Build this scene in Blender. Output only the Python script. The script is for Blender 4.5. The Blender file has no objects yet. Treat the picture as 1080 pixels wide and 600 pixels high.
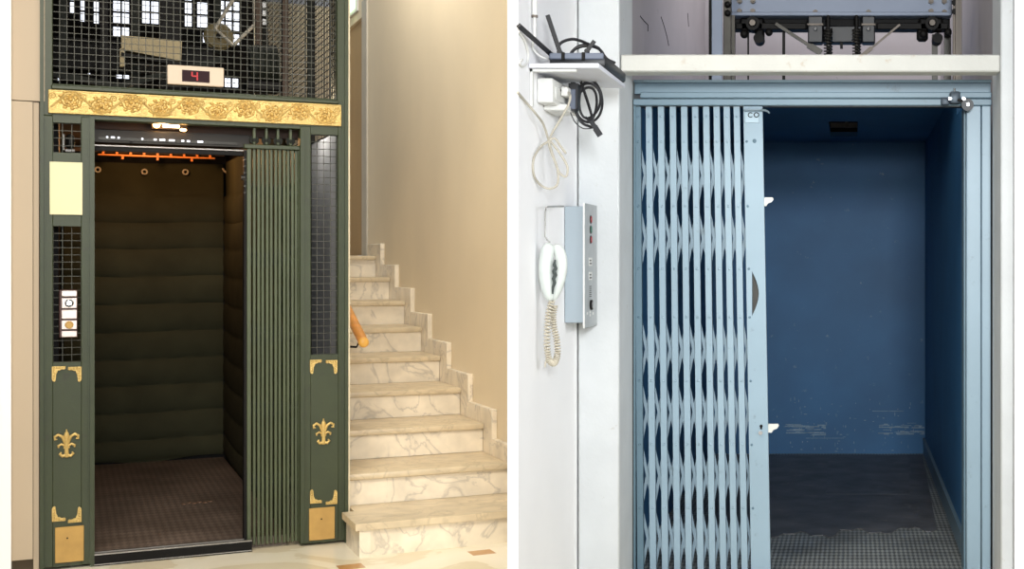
import bpy, bmesh, math, random
from mathutils import Vector, Matrix
random.seed(7)
C = bpy.context.scene.collection
PI = math.pi

# ------------------------------------------------------------------ measuring
F, PX, PY, EYE = 1466.0, 899.0, 278.0, 1.44        # focal length in px, vanishing point of the right-hand lobby, eye height
ANG = math.radians(29.5)                            # the old lift's lobby stands at this angle
U = (math.cos(ANG), math.sin(ANG)); N = (-math.sin(ANG), math.cos(ANG))
SF = 7.538                                          # distance of the cage front

def L(px, py, s=SF):
    """point (u, z) of the plane at depth s in the turned lobby"""
    k = (px - PX) / F
    lam = s / (k * N[0] + N[1])
    return lam * (k * U[0] + U[1]), EYE - (py - PY) / F * lam
def Lu(px, s=SF): return L(px, 0, s)[0]
def Lz(px, py, s=SF): return L(px, py, s)[1]
def LW(px, py, u):
    """point (s, z) of the wall plane at lateral position u in the turned lobby"""
    k = (px - PX) / F
    lam = u / (k * U[0] + U[1])
    return lam * (k * N[0] + N[1]), EYE - (py - PY) / F * lam
def R(px, py, Y): return (px - PX) / F * Y, EYE - (py - PY) / F * Y
def Rx(px, Y): return (px - PX) / F * Y
def Rz(py, Y): return EYE - (py - PY) / F * Y

# ------------------------------------------------------------------ materials
def lin(c):
    return tuple(((v/255)/12.92 if v/255 <= .04045 else ((v/255+.055)/1.055)**2.4) for v in c)
MATS = {}
def mat(name, rgb, rough=.6, metal=0., var=.12, scale=6., bump=0., bscale=60., dirt=None, dirt_amt=.0, dscale=4., stretch=(1,1,1), spec=.5):
    m = bpy.data.materials.new(name); m.use_nodes = True
    nt = m.node_tree; b = nt.nodes['Principled BSDF']
    b.inputs['Roughness'].default_value = rough; b.inputs['Metallic'].default_value = metal
    b.inputs['Specular IOR Level'].default_value = spec
    c = lin(rgb)
    tc = nt.nodes.new('ShaderNodeTexCoord'); mp = nt.nodes.new('ShaderNodeMapping')
    nt.links.new(tc.outputs['Object'], mp.inputs['Vector']); mp.inputs['Scale'].default_value = stretch
    n = nt.nodes.new('ShaderNodeTexNoise'); n.inputs['Scale'].default_value = scale; n.inputs['Detail'].default_value = 5
    nt.links.new(mp.outputs['Vector'], n.inputs['Vector'])
    r = nt.nodes.new('ShaderNodeValToRGB')
    r.color_ramp.elements[0].position = .3; r.color_ramp.elements[1].position = .7
    r.color_ramp.elements[0].color = (*[x*(1-var) for x in c], 1); r.color_ramp.elements[1].color = (*[min(1, x*(1+var)) for x in c], 1)
    nt.links.new(n.outputs['Fac'], r.inputs['Fac'])
    out = r.outputs['Color']
    if dirt:
        n2 = nt.nodes.new('ShaderNodeTexNoise'); n2.inputs['Scale'].default_value = dscale; n2.inputs['Detail'].default_value = 9; n2.inputs['Roughness'].default_value = .7
        nt.links.new(mp.outputs['Vector'], n2.inputs['Vector'])
        r2 = nt.nodes.new('ShaderNodeValToRGB'); r2.color_ramp.elements[0].position = .62 - .25*dirt_amt; r2.color_ramp.elements[1].position = .72
        r2.color_ramp.elements[0].color = (0,0,0,1); r2.color_ramp.elements[1].color = (1,1,1,1)
        nt.links.new(n2.outputs['Fac'], r2.inputs['Fac'])
        mx = nt.nodes.new('ShaderNodeMix'); mx.data_type = 'RGBA'
        nt.links.new(r2.outputs['Color'], mx.inputs['Factor']); nt.links.new(out, mx.inputs['A'])
        mx.inputs['B'].default_value = (*lin(dirt), 1); out = mx.outputs['Result']
    nt.links.new(out, b.inputs['Base Color'])
    if bump:
        n3 = nt.nodes.new('ShaderNodeTexNoise'); n3.inputs['Scale'].default_value = bscale; n3.inputs['Detail'].default_value = 4
        nt.links.new(mp.outputs['Vector'], n3.inputs['Vector'])
        bp = nt.nodes.new('ShaderNodeBump'); bp.inputs['Strength'].default_value = bump; bp.inputs['Distance'].default_value = .004
        nt.links.new(n3.outputs['Fac'], bp.inputs['Height']); nt.links.new(bp.outputs['Normal'], b.inputs['Normal'])
    MATS[name] = m
    return m
def emis(name, rgb, strength):
    m = bpy.data.materials.new(name); m.use_nodes = True
    b = m.node_tree.nodes['Principled BSDF']
    b.inputs['Base Color'].default_value = (*lin(rgb), 1)
    b.inputs['Emission Color'].default_value = (*lin(rgb), 1); b.inputs['Emission Strength'].default_value = strength
    return m

def marble(name, base, vein, scale=1.6, amount=.5, rough=.3):
    m = bpy.data.materials.new(name); m.use_nodes = True
    nt = m.node_tree; b = nt.nodes['Principled BSDF']; b.inputs['Roughness'].default_value = rough
    tc = nt.nodes.new('ShaderNodeTexCoord')
    n = nt.nodes.new('ShaderNodeTexNoise'); n.inputs['Scale'].default_value = scale; n.inputs['Detail'].default_value = 8; n.inputs['Distortion'].default_value = 1.6
    nt.links.new(tc.outputs['Object'], n.inputs['Vector'])
    r = nt.nodes.new('ShaderNodeValToRGB'); e = r.color_ramp.elements
    e[0].position = .455; e[0].color = (0,0,0,1); e[1].position = .535; e[1].color = (0,0,0,1)
    x = e.new(.5); x.color = (amount,)*3 + (1,)
    x = e.new(.485); x.color = (amount*.25,)*3 + (1,)
    nt.links.new(n.outputs['Fac'], r.inputs['Fac'])
    n2 = nt.nodes.new('ShaderNodeTexNoise'); n2.inputs['Scale'].default_value = scale*3.1; n2.inputs['Detail'].default_value = 6
    nt.links.new(tc.outputs['Object'], n2.inputs['Vector'])
    r2 = nt.nodes.new('ShaderNodeValToRGB'); c = lin(base)
    r2.color_ramp.elements[0].position = .3; r2.color_ramp.elements[1].position = .7
    r2.color_ramp.elements[0].color = (*[v*.84 for v in c], 1); r2.color_ramp.elements[1].color = (*[min(1, v*1.06) for v in c], 1)
    nt.links.new(n2.outputs['Fac'], r2.inputs['Fac'])
    mx = nt.nodes.new('ShaderNodeMix'); mx.data_type = 'RGBA'
    nt.links.new(r.outputs['Color'], mx.inputs['Factor']); nt.links.new(r2.outputs['Color'], mx.inputs['A'])
    mx.inputs['B'].default_value = (*lin(vein), 1)
    nt.links.new(mx.outputs['Result'], b.inputs['Base Color'])
    return m

def treadplate(name, c0, c1, scale, rough=.45, metal=.3, strength=.6):
    """raised lozenge pattern of a rolled steel floor plate"""
    m = bpy.data.materials.new(name); m.use_nodes = True
    nt = m.node_tree; b = nt.nodes['Principled BSDF']; b.inputs['Roughness'].default_value = rough; b.inputs['Metallic'].default_value = metal
    tc = nt.nodes.new('ShaderNodeTexCoord'); mp = nt.nodes.new('ShaderNodeMapping')
    mp.inputs['Rotation'].default_value = (0, 0, math.radians(45)); mp.inputs['Scale'].default_value = (scale[0], scale[1], 1)
    nt.links.new(tc.outputs['Object'], mp.inputs['Vector'])
    ck = nt.nodes.new('ShaderNodeTexChecker'); ck.inputs['Scale'].default_value = 1
    ck.inputs['Color1'].default_value = (*lin(c0), 1); ck.inputs['Color2'].default_value = (*lin(c1), 1)
    nt.links.new(mp.outputs['Vector'], ck.inputs['Vector'])
    n = nt.nodes.new('ShaderNodeTexNoise'); n.inputs['Scale'].default_value = 3; n.inputs['Detail'].default_value = 8
    nt.links.new(tc.outputs['Object'], n.inputs['Vector'])
    r = nt.nodes.new('ShaderNodeValToRGB'); r.color_ramp.elements[0].position = .35; r.color_ramp.elements[1].position = .7
    r.color_ramp.elements[0].color = (.55,.55,.55,1)
    nt.links.new(n.outputs['Fac'], r.inputs['Fac'])
    mx = nt.nodes.new('ShaderNodeMix'); mx.data_type = 'RGBA'; mx.blend_type = 'MULTIPLY'; mx.inputs['Factor'].default_value = 1
    nt.links.new(ck.outputs['Color'], mx.inputs['A']); nt.links.new(r.outputs['Color'], mx.inputs['B'])
    nt.links.new(mx.outputs['Result'], b.inputs['Base Color'])
    bp = nt.nodes.new('ShaderNodeBump'); bp.inputs['Strength'].default_value = strength; bp.inputs['Distance'].default_value = .003
    nt.links.new(ck.outputs['Fac'], bp.inputs['Height']); nt.links.new(bp.outputs['Normal'], b.inputs['Normal'])
    return m

GREEN = mat('green_paint', (52,60,35), .45, var=.10, scale=9, bump=.15, bscale=40, dirt=(48,46,36), dirt_amt=.12, dscale=14)
GREENB = mat('green_bar_paint', (72,80,54), .45, var=.12, scale=7)
GREEND = mat('dark_green_steel', (22,25,19), .6, var=.2, scale=12, spec=.2)
WIRE = mat('wire_paint', (58,58,46), .5, var=.15)
GOLD = mat('gilt_relief', (206,176,108), .42, metal=.45, var=.14, scale=18, bump=.6, bscale=120, dirt=(140,96,40), dirt_amt=.2, dscale=42)
BRASS = mat('brass_plate', (188,150,84), .5, metal=.3, var=.10, scale=14)
CREAMP = mat('cream_plate', (232,224,180), .5, var=.02)
BEIGE = mat('beige_plaster', (242,226,196), .85, var=.035, scale=1.5, bump=.05)
BEIGEB = mat('pale_board', (190,172,148), .6, var=.03, scale=1.2)
JOINT = mat('dark_joint', (90,78,62), .8)
WHITE = mat('white_paint', (252,252,252), .7, var=.005)
FRAMEG = mat('grey_frame', (196,190,176), .6, var=.05)
TAN = mat('tan_door', (172,142,98), .5, var=.06, scale=3)
MARBLE = marble('white_marble', (242,230,208), (150,142,134), 2.8, .44)
TREAD = marble('worn_marble', (220,202,170), (176,160,132), 3.4, .5, .4)
FLOORM = None
STEELD = mat('dark_steel', (52,50,46), .4, metal=.6, var=.2, scale=8)
BLACK = mat('black_iron', (14,12,11), .6, metal=.0, var=.25, spec=.2)
ALU = mat('bright_metal', (205,205,205), .25, metal=.9, var=.05)
LINE = mat('worn_bright_edge', (150,146,140), .4, metal=.5, var=.1)
EYE_M = mat('white_eyelet', (222,214,196), .4)
QUILT = mat('quilted_cloth', (64,64,47), .9, var=.15, scale=5, bump=.25, bscale=180, spec=.15)
WOODO = mat('varnished_wood', (224,152,70), .35, var=.2, scale=5, stretch=(1,1,8))
ORANGEW = mat('orange_slat', (230,140,66), .5, var=.15)
LFLOOR = treadplate('brown_treadplate', (102,90,82), (124,110,100), (40, 16), .5, .1, .8)
PALEBOX = mat('aged_cream_metal', (168,152,116), .6, var=.08)
GREYP = mat('grey_metal_sheet', (196,196,200), .6, metal=.0, var=.25, scale=3, stretch=(1,1,.3))
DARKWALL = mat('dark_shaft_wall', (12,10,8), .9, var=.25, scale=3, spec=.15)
BROWNP = mat('rust_brown', (66,50,38), .7, var=.2)
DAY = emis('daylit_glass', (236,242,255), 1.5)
BULB = emis('warm_bulb', (255,190,110), 16.)
TUBE = emis('warm_tube', (255,226,180), 7.)
REDL = emis('red_digit', (170,24,32), .4)
EXITL = emis('green_white_glow', (226,255,214), 1.6)
WBOX = mat('warm_white_plastic', (210,190,168), .5, var=.02)
SMOKE = mat('smoked_screen', (52,36,40), .7, var=.05, spec=.1)
SILV = mat('brushed_plate', (226,214,208), .35, metal=.3, var=.05)

WHITEW = mat('white_wall_paint', (246,246,247), .8, var=.03, scale=2, bump=.08, bscale=30)
WHITEC = mat('chipped_white_concrete', (202,205,206), .8, var=.05, scale=5, bump=.3, bscale=40, dirt=(170,162,150), dirt_amt=-.12, dscale=24)
BEAMW = mat('stained_white_beam', (194,194,188), .8, var=.05, scale=6, bump=.3, bscale=50, dirt=(176,160,140), dirt_amt=.12, dscale=18)
GREYC = mat('grey_concrete_side', (172,178,178), .85, var=.08, scale=5, bump=.3, dirt=(120,110,96), dirt_amt=.1, dscale=20)
MAUVE = mat('mauve_shaft_plaster', (172,166,168), .9, var=.10, scale=1.6, bump=.3, bscale=14, dirt=(60,56,58), dirt_amt=-.15, dscale=7)
BLUEF = mat('blue_frame_paint', (112,136,150), .45, var=.07, scale=3, dirt=(96,112,120), dirt_amt=.1, dscale=9)
BLUEG = mat('pale_blue_gate_paint', (140,163,177), .42, var=.05, scale=3, dirt=(120,138,146), dirt_amt=.02, dscale=16)
BLUED = mat('dark_blue_gate_paint', (94,120,134), .5, var=.08, scale=4)
BLUEW = mat('blue_car_paint', (52,102,146), .5, spec=.3, var=.14, scale=2.2, bump=.05, dirt=(112,140,162), dirt_amt=-.1, dscale=18)
BLUES = mat('blue_grey_steel', (118,128,146), .5, metal=.1, var=.08, scale=4)
STEELB = mat('brown_grey_steel', (110,102,94), .55, metal=.3, var=.2, scale=10, stretch=(1,1,.2))
RFLOOR = treadplate('grey_treadplate', (122,126,125), (186,189,184), (66, 21), .5, .2, .8)
RUBBER = mat('black_rubber', (90,90,92), .5, var=.4, scale=5, bump=.4, bscale=30, dirt=(128,122,116), dirt_amt=.2, dscale=7)
DARKHOLE = mat('dark_hole', (10,10,10), .9)
ROUT = mat('black_plastic', (25,26,30), .45, var=.05)
ROUTF = mat('slate_plastic', (92,100,116), .45, var=.05)
CABB = mat('black_cable', (26,26,30), .5)
CABW = mat('off_white_cable', (184,178,164), .5, var=.08)
PLAST = mat('white_plastic', (218,218,214), .45, var=.02)
IVORY = mat('ivory_plastic', (200,206,202), .4, var=.02)
GREYBOX = mat('grey_blue_sheet_steel', (152,164,172), .5, var=.06, scale=4)
PANELG = mat('brushed_grey_panel', (172,177,179), .5, metal=.0, var=.06, scale=20)
REDB = mat('red_button', (150,40,50), .3); GREENBT = mat('green_button', (40,110,90), .3)
HOOKW = mat('off_white_hook', (222,222,214), .5)
SHELFW = mat('white_shelf_board', (216,218,226), .5, var=.03)

def floor_mat():
    """cream marble paving with small ochre squares let in at a regular spacing"""
    m = bpy.data.materials.new('cream_marble_paving'); m.use_nodes = True
    nt = m.node_tree; b = nt.nodes['Principled BSDF']; b.inputs['Roughness'].default_value = .28
    tc = nt.nodes.new('ShaderNodeTexCoord')
    n = nt.nodes.new('ShaderNodeTexNoise'); n.inputs['Scale'].default_value = 1.7; n.inputs['Detail'].default_value = 9; n.inputs['Distortion'].default_value = .8
    nt.links.new(tc.outputs['Object'], n.inputs['Vector'])
    r = nt.nodes.new('ShaderNodeValToRGB'); e = r.color_ramp.elements
    e[0].position = .3; e[0].color = (*lin((236,222,192)), 1); e[1].position = .7; e[1].color = (*lin((252,244,224)), 1)
    x = e.new(.5); x.color = (*lin((246,236,210)), 1); x = e.new(.485); x.color = (*lin((230,216,184)), 1)
    nt.links.new(n.outputs['Fac'], r.inputs['Fac'])
    # squares
    p1 = plan(370, 597.5); p2 = plan(508, 582.5)
    d = p2 - p1; P = d.length; ang = math.atan2(d.y, d.x)
    mp = nt.nodes.new('ShaderNodeMapping'); mp.vector_type = 'TEXTURE'
    mp.inputs['Location'].default_value = (p1.x, p1.y, 0); mp.inputs['Rotation'].default_value = (0, 0, ang); mp.inputs['Scale'].default_value = (P, P, 1)
    nt.links.new(tc.outputs['Object'], mp.inputs['Vector'])
    sp = nt.nodes.new('ShaderNodeSeparateXYZ'); nt.links.new(mp.outputs['Vector'], sp.inputs['Vector'])
    def mth(op, a, bb=None):
        k = nt.nodes.new('ShaderNodeMath'); k.operation = op
        for i, v in enumerate((a, bb)):
            if v is None: continue
            if isinstance(v, (int, float)): k.inputs[i].default_value = v
            else: nt.links.new(v, k.inputs[i])
        return k.outputs[0]
    def dist(o):
        fr = mth('FRACT', mth('ADD', o, .5)); return mth('ABSOLUTE', mth('SUBTRACT', fr, .5))
    half = .092
    msk = mth('MULTIPLY', mth('LESS_THAN', dist(sp.outputs['X']), half), mth('LESS_THAN', dist(sp.outputs['Y']), half))
    msk = mth('MULTIPLY', msk, mth('GREATER_THAN', sp.outputs['X'], -.5)); msk = mth('MULTIPLY', msk, mth('LESS_THAN', sp.outputs['Y'], .5))
    mx = nt.nodes.new('ShaderNodeMix'); mx.data_type = 'RGBA'
    nt.links.new(msk, mx.inputs['Factor']); nt.links.new(r.outputs['Color'], mx.inputs['A']); mx.inputs['B'].default_value = (*lin((198,144,84)), 1)
    nt.links.new(mx.outputs['Result'], b.inputs['Base Color'])
    return m
def P3(px, py, Y):
    x, z = R(px, py, Y); return (x, Y, z)
def plan(px, py):
    Y = EYE * F / (py - PY); return Vector((Rx(px, Y), Y, 0))

# ------------------------------------------------------------------ mesh builder
class MB:
    def __init__(s): s.bm = bmesh.new(); s.mi = 0
    def box(s, x0, x1, y0, y1, z0, z1, bev=0., seg=1):
        x0, x1 = min(x0,x1), max(x0,x1); y0, y1 = min(y0,y1), max(y0,y1); z0, z1 = min(z0,z1), max(z0,z1)
        t = bmesh.new()
        bmesh.ops.create_cube(t, size=1, matrix=Matrix.Translation(((x0+x1)/2, (y0+y1)/2, (z0+z1)/2)) @ Matrix.Diagonal((x1-x0, y1-y0, z1-z0, 1)))
        if bev: bmesh.ops.bevel(t, geom=list(t.edges), offset=min(bev, .45*min(x1-x0, y1-y0, z1-z0)), segments=seg, affect='EDGES', profile=.5)
        s._merge(t); return s
    def _merge(s, t):
        me = bpy.data.meshes.new('tmp'); t.to_mesh(me); t.free()
        for p in me.polygons: p.material_index = s.mi
        s.bm.from_mesh(me); bpy.data.meshes.remove(me)
    def obox(s, p0, p1, w, d, up=(0,0,1)):
        """bar of section w x d between two points"""
        p0, p1 = Vector(p0), Vector(p1); a = (p1-p0); ln = a.length; a.normalize()
        side = a.cross(Vector(up))
        if side.length < 1e-4: side = a.cross(Vector((1,0,0)))
        side.normalize(); nn = side.cross(a)
        t = bmesh.new(); bmesh.ops.create_cube(t, size=1)
        m = Matrix((( *(a*ln), ), ( *(side*w), ), ( *(nn*d), ))).transposed().to_4x4()
        m.translation = (p0+p1)/2
        t.transform(m); bmesh.ops.recalc_face_normals(t, faces=t.faces); s._merge(t); return s
    def cyl(s, p0, p1, r, r1=None, seg=14):
        p0, p1 = Vector(p0), Vector(p1); d = p1-p0
        t = bmesh.new()
        bmesh.ops.create_cone(t, cap_ends=True, segments=seg, radius1=r, radius2=r if r1 is None else r1, depth=d.length)
        q = d.to_track_quat('Z', 'Y').to_matrix().to_4x4(); q.translation = (p0+p1)/2
        t.transform(q); s._merge(t); return s
    def sph(s, c, r, seg=16, sc=(1,1,1)):
        t = bmesh.new(); bmesh.ops.create_uvsphere(t, u_segments=seg, v_segments=seg//2+2, radius=r)
        t.transform(Matrix.Translation(c) @ Matrix.Diagonal((*sc, 1))); s._merge(t); return s
    def tube(s, pts, r, seg=8, closed=False):
        pts = [Vector(p) for p in pts]; n = len(pts); rings = []
        rr = r if isinstance(r, (list, tuple)) else [r]*n
        prev = None
        for i in range(n):
            if closed: d = pts[(i+1) % n] - pts[i-1]
            else: d = pts[min(i+1, n-1)] - pts[max(i-1, 0)]
            if d.length < 1e-9: d = Vector((0,0,1))
            d.normalize()
            if prev is None:
                prev = d.cross(Vector((0,0,1)))
                if prev.length < 1e-3: prev = d.cross(Vector((1,0,0)))
            prev = (prev - d*prev.dot(d)); prev.normalize(); b = d.cross(prev)
            rings.append([s.bm.verts.new(pts[i] + prev*(rr[i]*math.cos(2*PI*k/seg)) + b*(rr[i]*math.sin(2*PI*k/seg))) for k in range(seg)])
        for i in range(n if closed else n-1):
            A, B = rings[i], rings[(i+1) % n]
            for k in range(seg): s.bm.faces.new((A[k], A[(k+1)%seg], B[(k+1)%seg], B[k]))
        if not closed:
            s.bm.faces.new(rings[0][::-1]); s.bm.faces.new(rings[-1])
        return s
    def prism(s, poly, a0, a1, axis='y'):
        """polygon (two coordinates) pushed from a0 to a1 along an axis"""
        def P(p, a):
            return {'y': (p[0], a, p[1]), 'x': (a, p[0], p[1]), 'z': (p[0], p[1], a)}[axis]
        t = bmesh.new()
        A = [t.verts.new(P(p, a0)) for p in poly]; B = [t.verts.new(P(p, a1)) for p in poly]; n = len(poly)
        t.faces.new(A); t.faces.new(B[::-1])
        for i in range(n): t.faces.new((A[i], B[i], B[(i+1)%n], A[(i+1)%n]))
        bmesh.ops.recalc_face_normals(t, faces=t.faces)
        s._merge(t); return s
    def torus(s, c, Rr, r, nrm=(0,1,0), seg=20, ts=8):
        c = Vector(c); q = Vector(nrm).to_track_quat('Z', 'Y')
        pts = [c + q @ Vector((Rr*math.cos(2*PI*i/seg), Rr*math.sin(2*PI*i/seg), 0)) for i in range(seg)]
        return s.tube(pts, r, ts, True)
    def surf(s, fn, nu, nv):
        g = [[s.bm.verts.new(fn(i/nu, j/nv)) for j in range(nv+1)] for i in range(nu+1)]
        for i in range(nu):
            for j in range(nv): s.bm.faces.new((g[i][j], g[i+1][j], g[i+1][j+1], g[i][j+1]))
        return s
    def mesh(s, name, m, org):
        s.bm.transform(Matrix.Translation([-v for v in org]))
        me = bpy.data.meshes.new(name); s.bm.to_mesh(me); s.bm.free()
        me.materials.append(m)
        for p in me.polygons: p.use_smooth = True
        me.set_sharp_from_angle(angle=math.radians(38))
        return me

def world(p, ang):
    c, sn = math.cos(ang), math.sin(ang)
    return (c*p[0] - sn*p[1], sn*p[0] + c*p[1], p[2])
def tag(o, label, cat, group=None, kind=None):
    if label: o['label'] = label
    if cat: o['category'] = cat
    if group: o['group'] = group
    if kind: o['kind'] = kind
    return o
class Thing:
    """an Empty at the base of a thing; its parts are meshes of their own below it"""
    def __init__(s, name, label, cat, loc, ang=0., group=None):
        s.o = bpy.data.objects.new(name, None); C.objects.link(s.o); s.o.empty_display_size = .1
        s.loc = loc; s.o.location = world(loc, ang); s.o.rotation_euler = (0, 0, ang)
        tag(s.o, label, cat, group)
    def part(s, name, b, m, parent=None, label=None):
        o = bpy.data.objects.new(name, b.mesh(name, m, s.loc)); C.objects.link(o)
        o.parent = parent or s.o
        if label: o['label'] = label
        return o
def solo(name, b, m, loc, ang, label, cat, group=None):
    o = bpy.data.objects.new(name, b.mesh(name, m, loc)); C.objects.link(o)
    o.location = world(loc, ang); o.rotation_euler = (0, 0, ang)
    return tag(o, label, cat, group)
def struct(name, b, m, ang=0., parent=None):
    o = bpy.data.objects.new(name, b.mesh(name, m, (0,0,0))); C.objects.link(o)
    if parent: o.parent = parent
    else: o.rotation_euler = (0, 0, ang); o['kind'] = 'structure'
    return o
A = ANG

# ================================================================== THE TURNED LOBBY (old cage lift and marble stairs)
uA, uB = Lu(42), Lu(369)                      # the two edges of the cage front
WALL = 2.175                                  # stair wall
S0, TR, RI = 7.10, .545, .167                 # first nosing, tread, rise
TOPZ = 3.75

b = MB(); b.box(-9, 4, -2, 16, -.1, 0); struct('floor', b, floor_mat())
# stair wall, cut by a door at the upper landing
sd, zd = LW(383, 17, WALL); sj, _ = LW(388, 17, WALL); sn, _ = LW(535, 400, WALL)
b = MB(); b.box(WALL, WALL+.12, sn, sj, 0, TOPZ); b.box(WALL, WALL+.12, sj, sj+3.4, zd, TOPZ); b.box(WALL, WALL+.12, sj+1.1, sj+3.4, 0, zd)
struct('wall_stair', b, BEIGE, A)
b = MB(); b.box(WALL-.012, WALL+.10, sj-.005, sd, 9*RI, zd+.12); struct('trim_1', b, FRAMEG, A)
dt = struct('door_1', MB().box(WALL+.03, WALL+.07, sd, sj+1.1, 9*RI+.01, zd), TAN, A)
# board wall beside the cage, white side wall
u12 = Lu(12)
b = MB(); b.box(u12, Lu(34.6), SF, SF+.1, 0.06, Lz(25, 106.8)); b.box(u12, uA+.02, SF, SF+.1, Lz(25, 105.8), TOPZ); b.box(Lu(35.2), Lu(41), SF+.012, SF+.1, 0, Lz(25, 106.8))
struct('wall_back', b, BEIGEB, A)
b = MB(); b.box(u12, uA, SF+.05, SF+.12, 0, TOPZ); struct('wall_backing', b, JOINT, A)
b = MB(); b.box(u12-2.6, u12, SF-.05, SF+.12, 0, TOPZ); struct('wall_left', b, WHITE, A)
# landing behind the stairs
b = MB(); b.box(uB+.02, WALL+.12, S0+9*TR+1.2, S0+9*TR+1.3, 0, TOPZ); struct('wall_landing', b, BEIGE, A)
# stairwell wall far behind the cage, dark, pierced with daylit windows
SW = 11.75
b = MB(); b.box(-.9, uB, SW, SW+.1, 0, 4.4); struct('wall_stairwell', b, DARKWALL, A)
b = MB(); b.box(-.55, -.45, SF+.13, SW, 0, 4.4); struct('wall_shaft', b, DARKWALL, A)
b = MB(); b.box(-.55, uB-.05, SF+.02, SW, 4.42, 4.5); struct('ceiling', b, DARKWALL, A)  # unseen lid added to keep sky light out of the cage shaft

wins = [(73,79,-12,15),(84,90,-12,24),(98,105,-12,26),(118.5,137,-12,26),(118.5,137,28,40),(149,168,-12,26),(194,203,-12,29),(207,220,2,30),(229,253,1,33),(229,253,35,48),(213,220,34,46),(122,137,76,84),(236,252,82,93),(297,303,88,97),(92,96,72,80),(60,64,78,86)]
for i, (x0, x1, y0, y1) in enumerate(wins):
    xm = (x0+x1)/2; s = SW-.03
    a0, a1 = Lu(x0, s), Lu(x1, s); z1, z0 = Lz(xm, y0, s), Lz(xm, y1, s)
    b = MB(); b.box(a0, a1, s, s+.02, z0, z1); w = struct('window_%d' % (i+1), b, DAY, A)
    g = MB(); nu = max(1, round((a1-a0)/.06)); nv = max(1, round((z1-z0)/.085))
    for k in range(nu+1): x = a0+(a1-a0)*k/nu; g.box(x-.006, x+.006, s-.02, s+.015, z0-.01, z1+.01)
    for k in range(nv+1): z = z0+(z1-z0)*k/nv; g.box(a0, a1, s-.02, s+.015, z-.006, z+.006)
    struct('glazing_bars', g, BLACK, A, w)

# ---- staircase
st = Thing('marble_staircase', 'straight flight of veined white marble stairs with worn treads beside the green lift cage', 'staircase', (uB, S0, 0), A)
u1 = Lu(375, S0)
for n in range(1, 10):
    s = S0 + (n-1)*TR; z = n*RI; ul = u1 if n == 1 else uB+.012
    b = MB()
    if n == 1:
        b.box(ul+.02, ul+.075, s+.012, SF-.06, 0, z-.034); b.box(ul+.077, WALL-.035, s+.025, SF-.005, 0, z-.034); b.box(uB+.012, WALL-.035, SF-.005, s+TR+.02, 0, z-.034)
    else:
        b.box(ul, WALL-.035, s+.025, s+TR+.02, z-RI+.0, z-.034)
    r = st.part('step', b, MARBLE)
    b = MB()
    if n == 1: b.prism([(ul, s), (WALL-.034, s), (WALL-.034, s+TR+.02), (uB+.012, s+TR+.02), (uB+.012, SF-.055), (ul, SF-.055)], z-.034, z, 'z')
    elif n == 9: b.box(ul, WALL-.034, s, s+TR+1.15, z-.034, z, .008, 2)
    else: b.box(ul, WALL-.034, s, s+TR+.02, z-.034, z, .008, 2)
    st.part('tread', b, TREAD, r)
for n in range(1, 10):
    s = S0 + (n-1)*TR - .17; z = n*RI
    b = MB(); b.box(WALL-.033, WALL-.001, s, s+TR-.003, z-RI-.05, z+.095, .004); st.part('skirting_block', b, MARBLE)

# ---- handrail on the side of the cage
k0 = SF+.42; hu, hz = L(383.5, 361, k0)
hr = Thing('wooden_handrail', 'round varnished wooden handrail end held on an iron bracket beside the stairs', 'handrail', (hu, k0, hz), A)
sl = RI/TR*1.05
b = MB(); b.cyl((hu, k0, hz), (hu, k0+3.2, hz+3.2*sl), .027, seg=20); hr.part('rail', b, WOODO)
b = MB(); b.sph((hu, k0, hz), .0285, 20, (1,.6,1)); hr.part('end_cap', b, mat('polished_wood_end', (232,176,84), .3), label='pale rounded end of the rail')
b = MB(); b.tube([(uB, k0+.1, hz-.02), (hu-.02, k0+.1, hz-.03), (hu, k0+.1, hz+.005)], .006); hr.part('bracket', b, BLACK)

# ---- emergency light over the upper door
se, ze = LW(369.5, 6, WALL-.05)
t = Thing('emergency_light', 'small glowing greenish white emergency light on the wall above the upper door', 'light', (WALL, se, ze), A)
b = MB(); b.box(WALL-.02, WALL, se-.12, se+.3, ze-.06, ze+.2, .004); t.part('housing', b, PLAST)
b = MB(); b.box(WALL-.075, WALL-.02, se-.05, se+.25, ze-.035, ze+.2, .012, 2); t.part('diffuser', b, EXITL)

# ---- the green cage
cg = Thing('lift_enclosure', 'dark green iron lift enclosure with wire mesh panels and gilded ornaments', 'lift enclosure', (uA, SF, 0), A)
D0, D1 = SF, SF+.07
zt = TOPZ
def fz(px, py): return Lz(px, py)
def panel_with_holes(u0, u1, z0, z1, holes, s0, s1, bev=.003):
    """boards round rectangular holes that share one width"""
    m = MB(); h0, h1 = holes[0][0], holes[0][1]
    m.box(u0, h0, s0, s1, z0, z1, bev); m.box(h1, u1, s0, s1, z0, z1, bev)
    zc = z0
    for (_, _, a, c) in sorted(holes, key=lambda h: h[2]):
        m.box(h0, h1, s0+.001, s1, zc, a); zc = c
    m.box(h0, h1, s0+.001, s1, zc, z1)
    return m
# pilasters
zb1 = fz(60, 122)
holesL = [(Lu(56), Lu(85.5), fz(70, 161), fz(70, 129.5)), (Lu(56), Lu(85.5), fz(70, 382), fz(70, 238.5))]
uLi = Lu(99.5)
m = panel_with_holes(Lu(42), uLi, .012, zb1, holesL, D0, D1)
cg.part('pilaster', m, GREEN)
holesR = [(Lu(328), Lu(356.5), fz(342, 374), fz(342, 142))]
m = panel_with_holes(Lu(316.5), Lu(367.3), .012, fz(340, 134), holesR, D0, D1)
cg.part('pilaster', m, GREEN)
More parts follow.
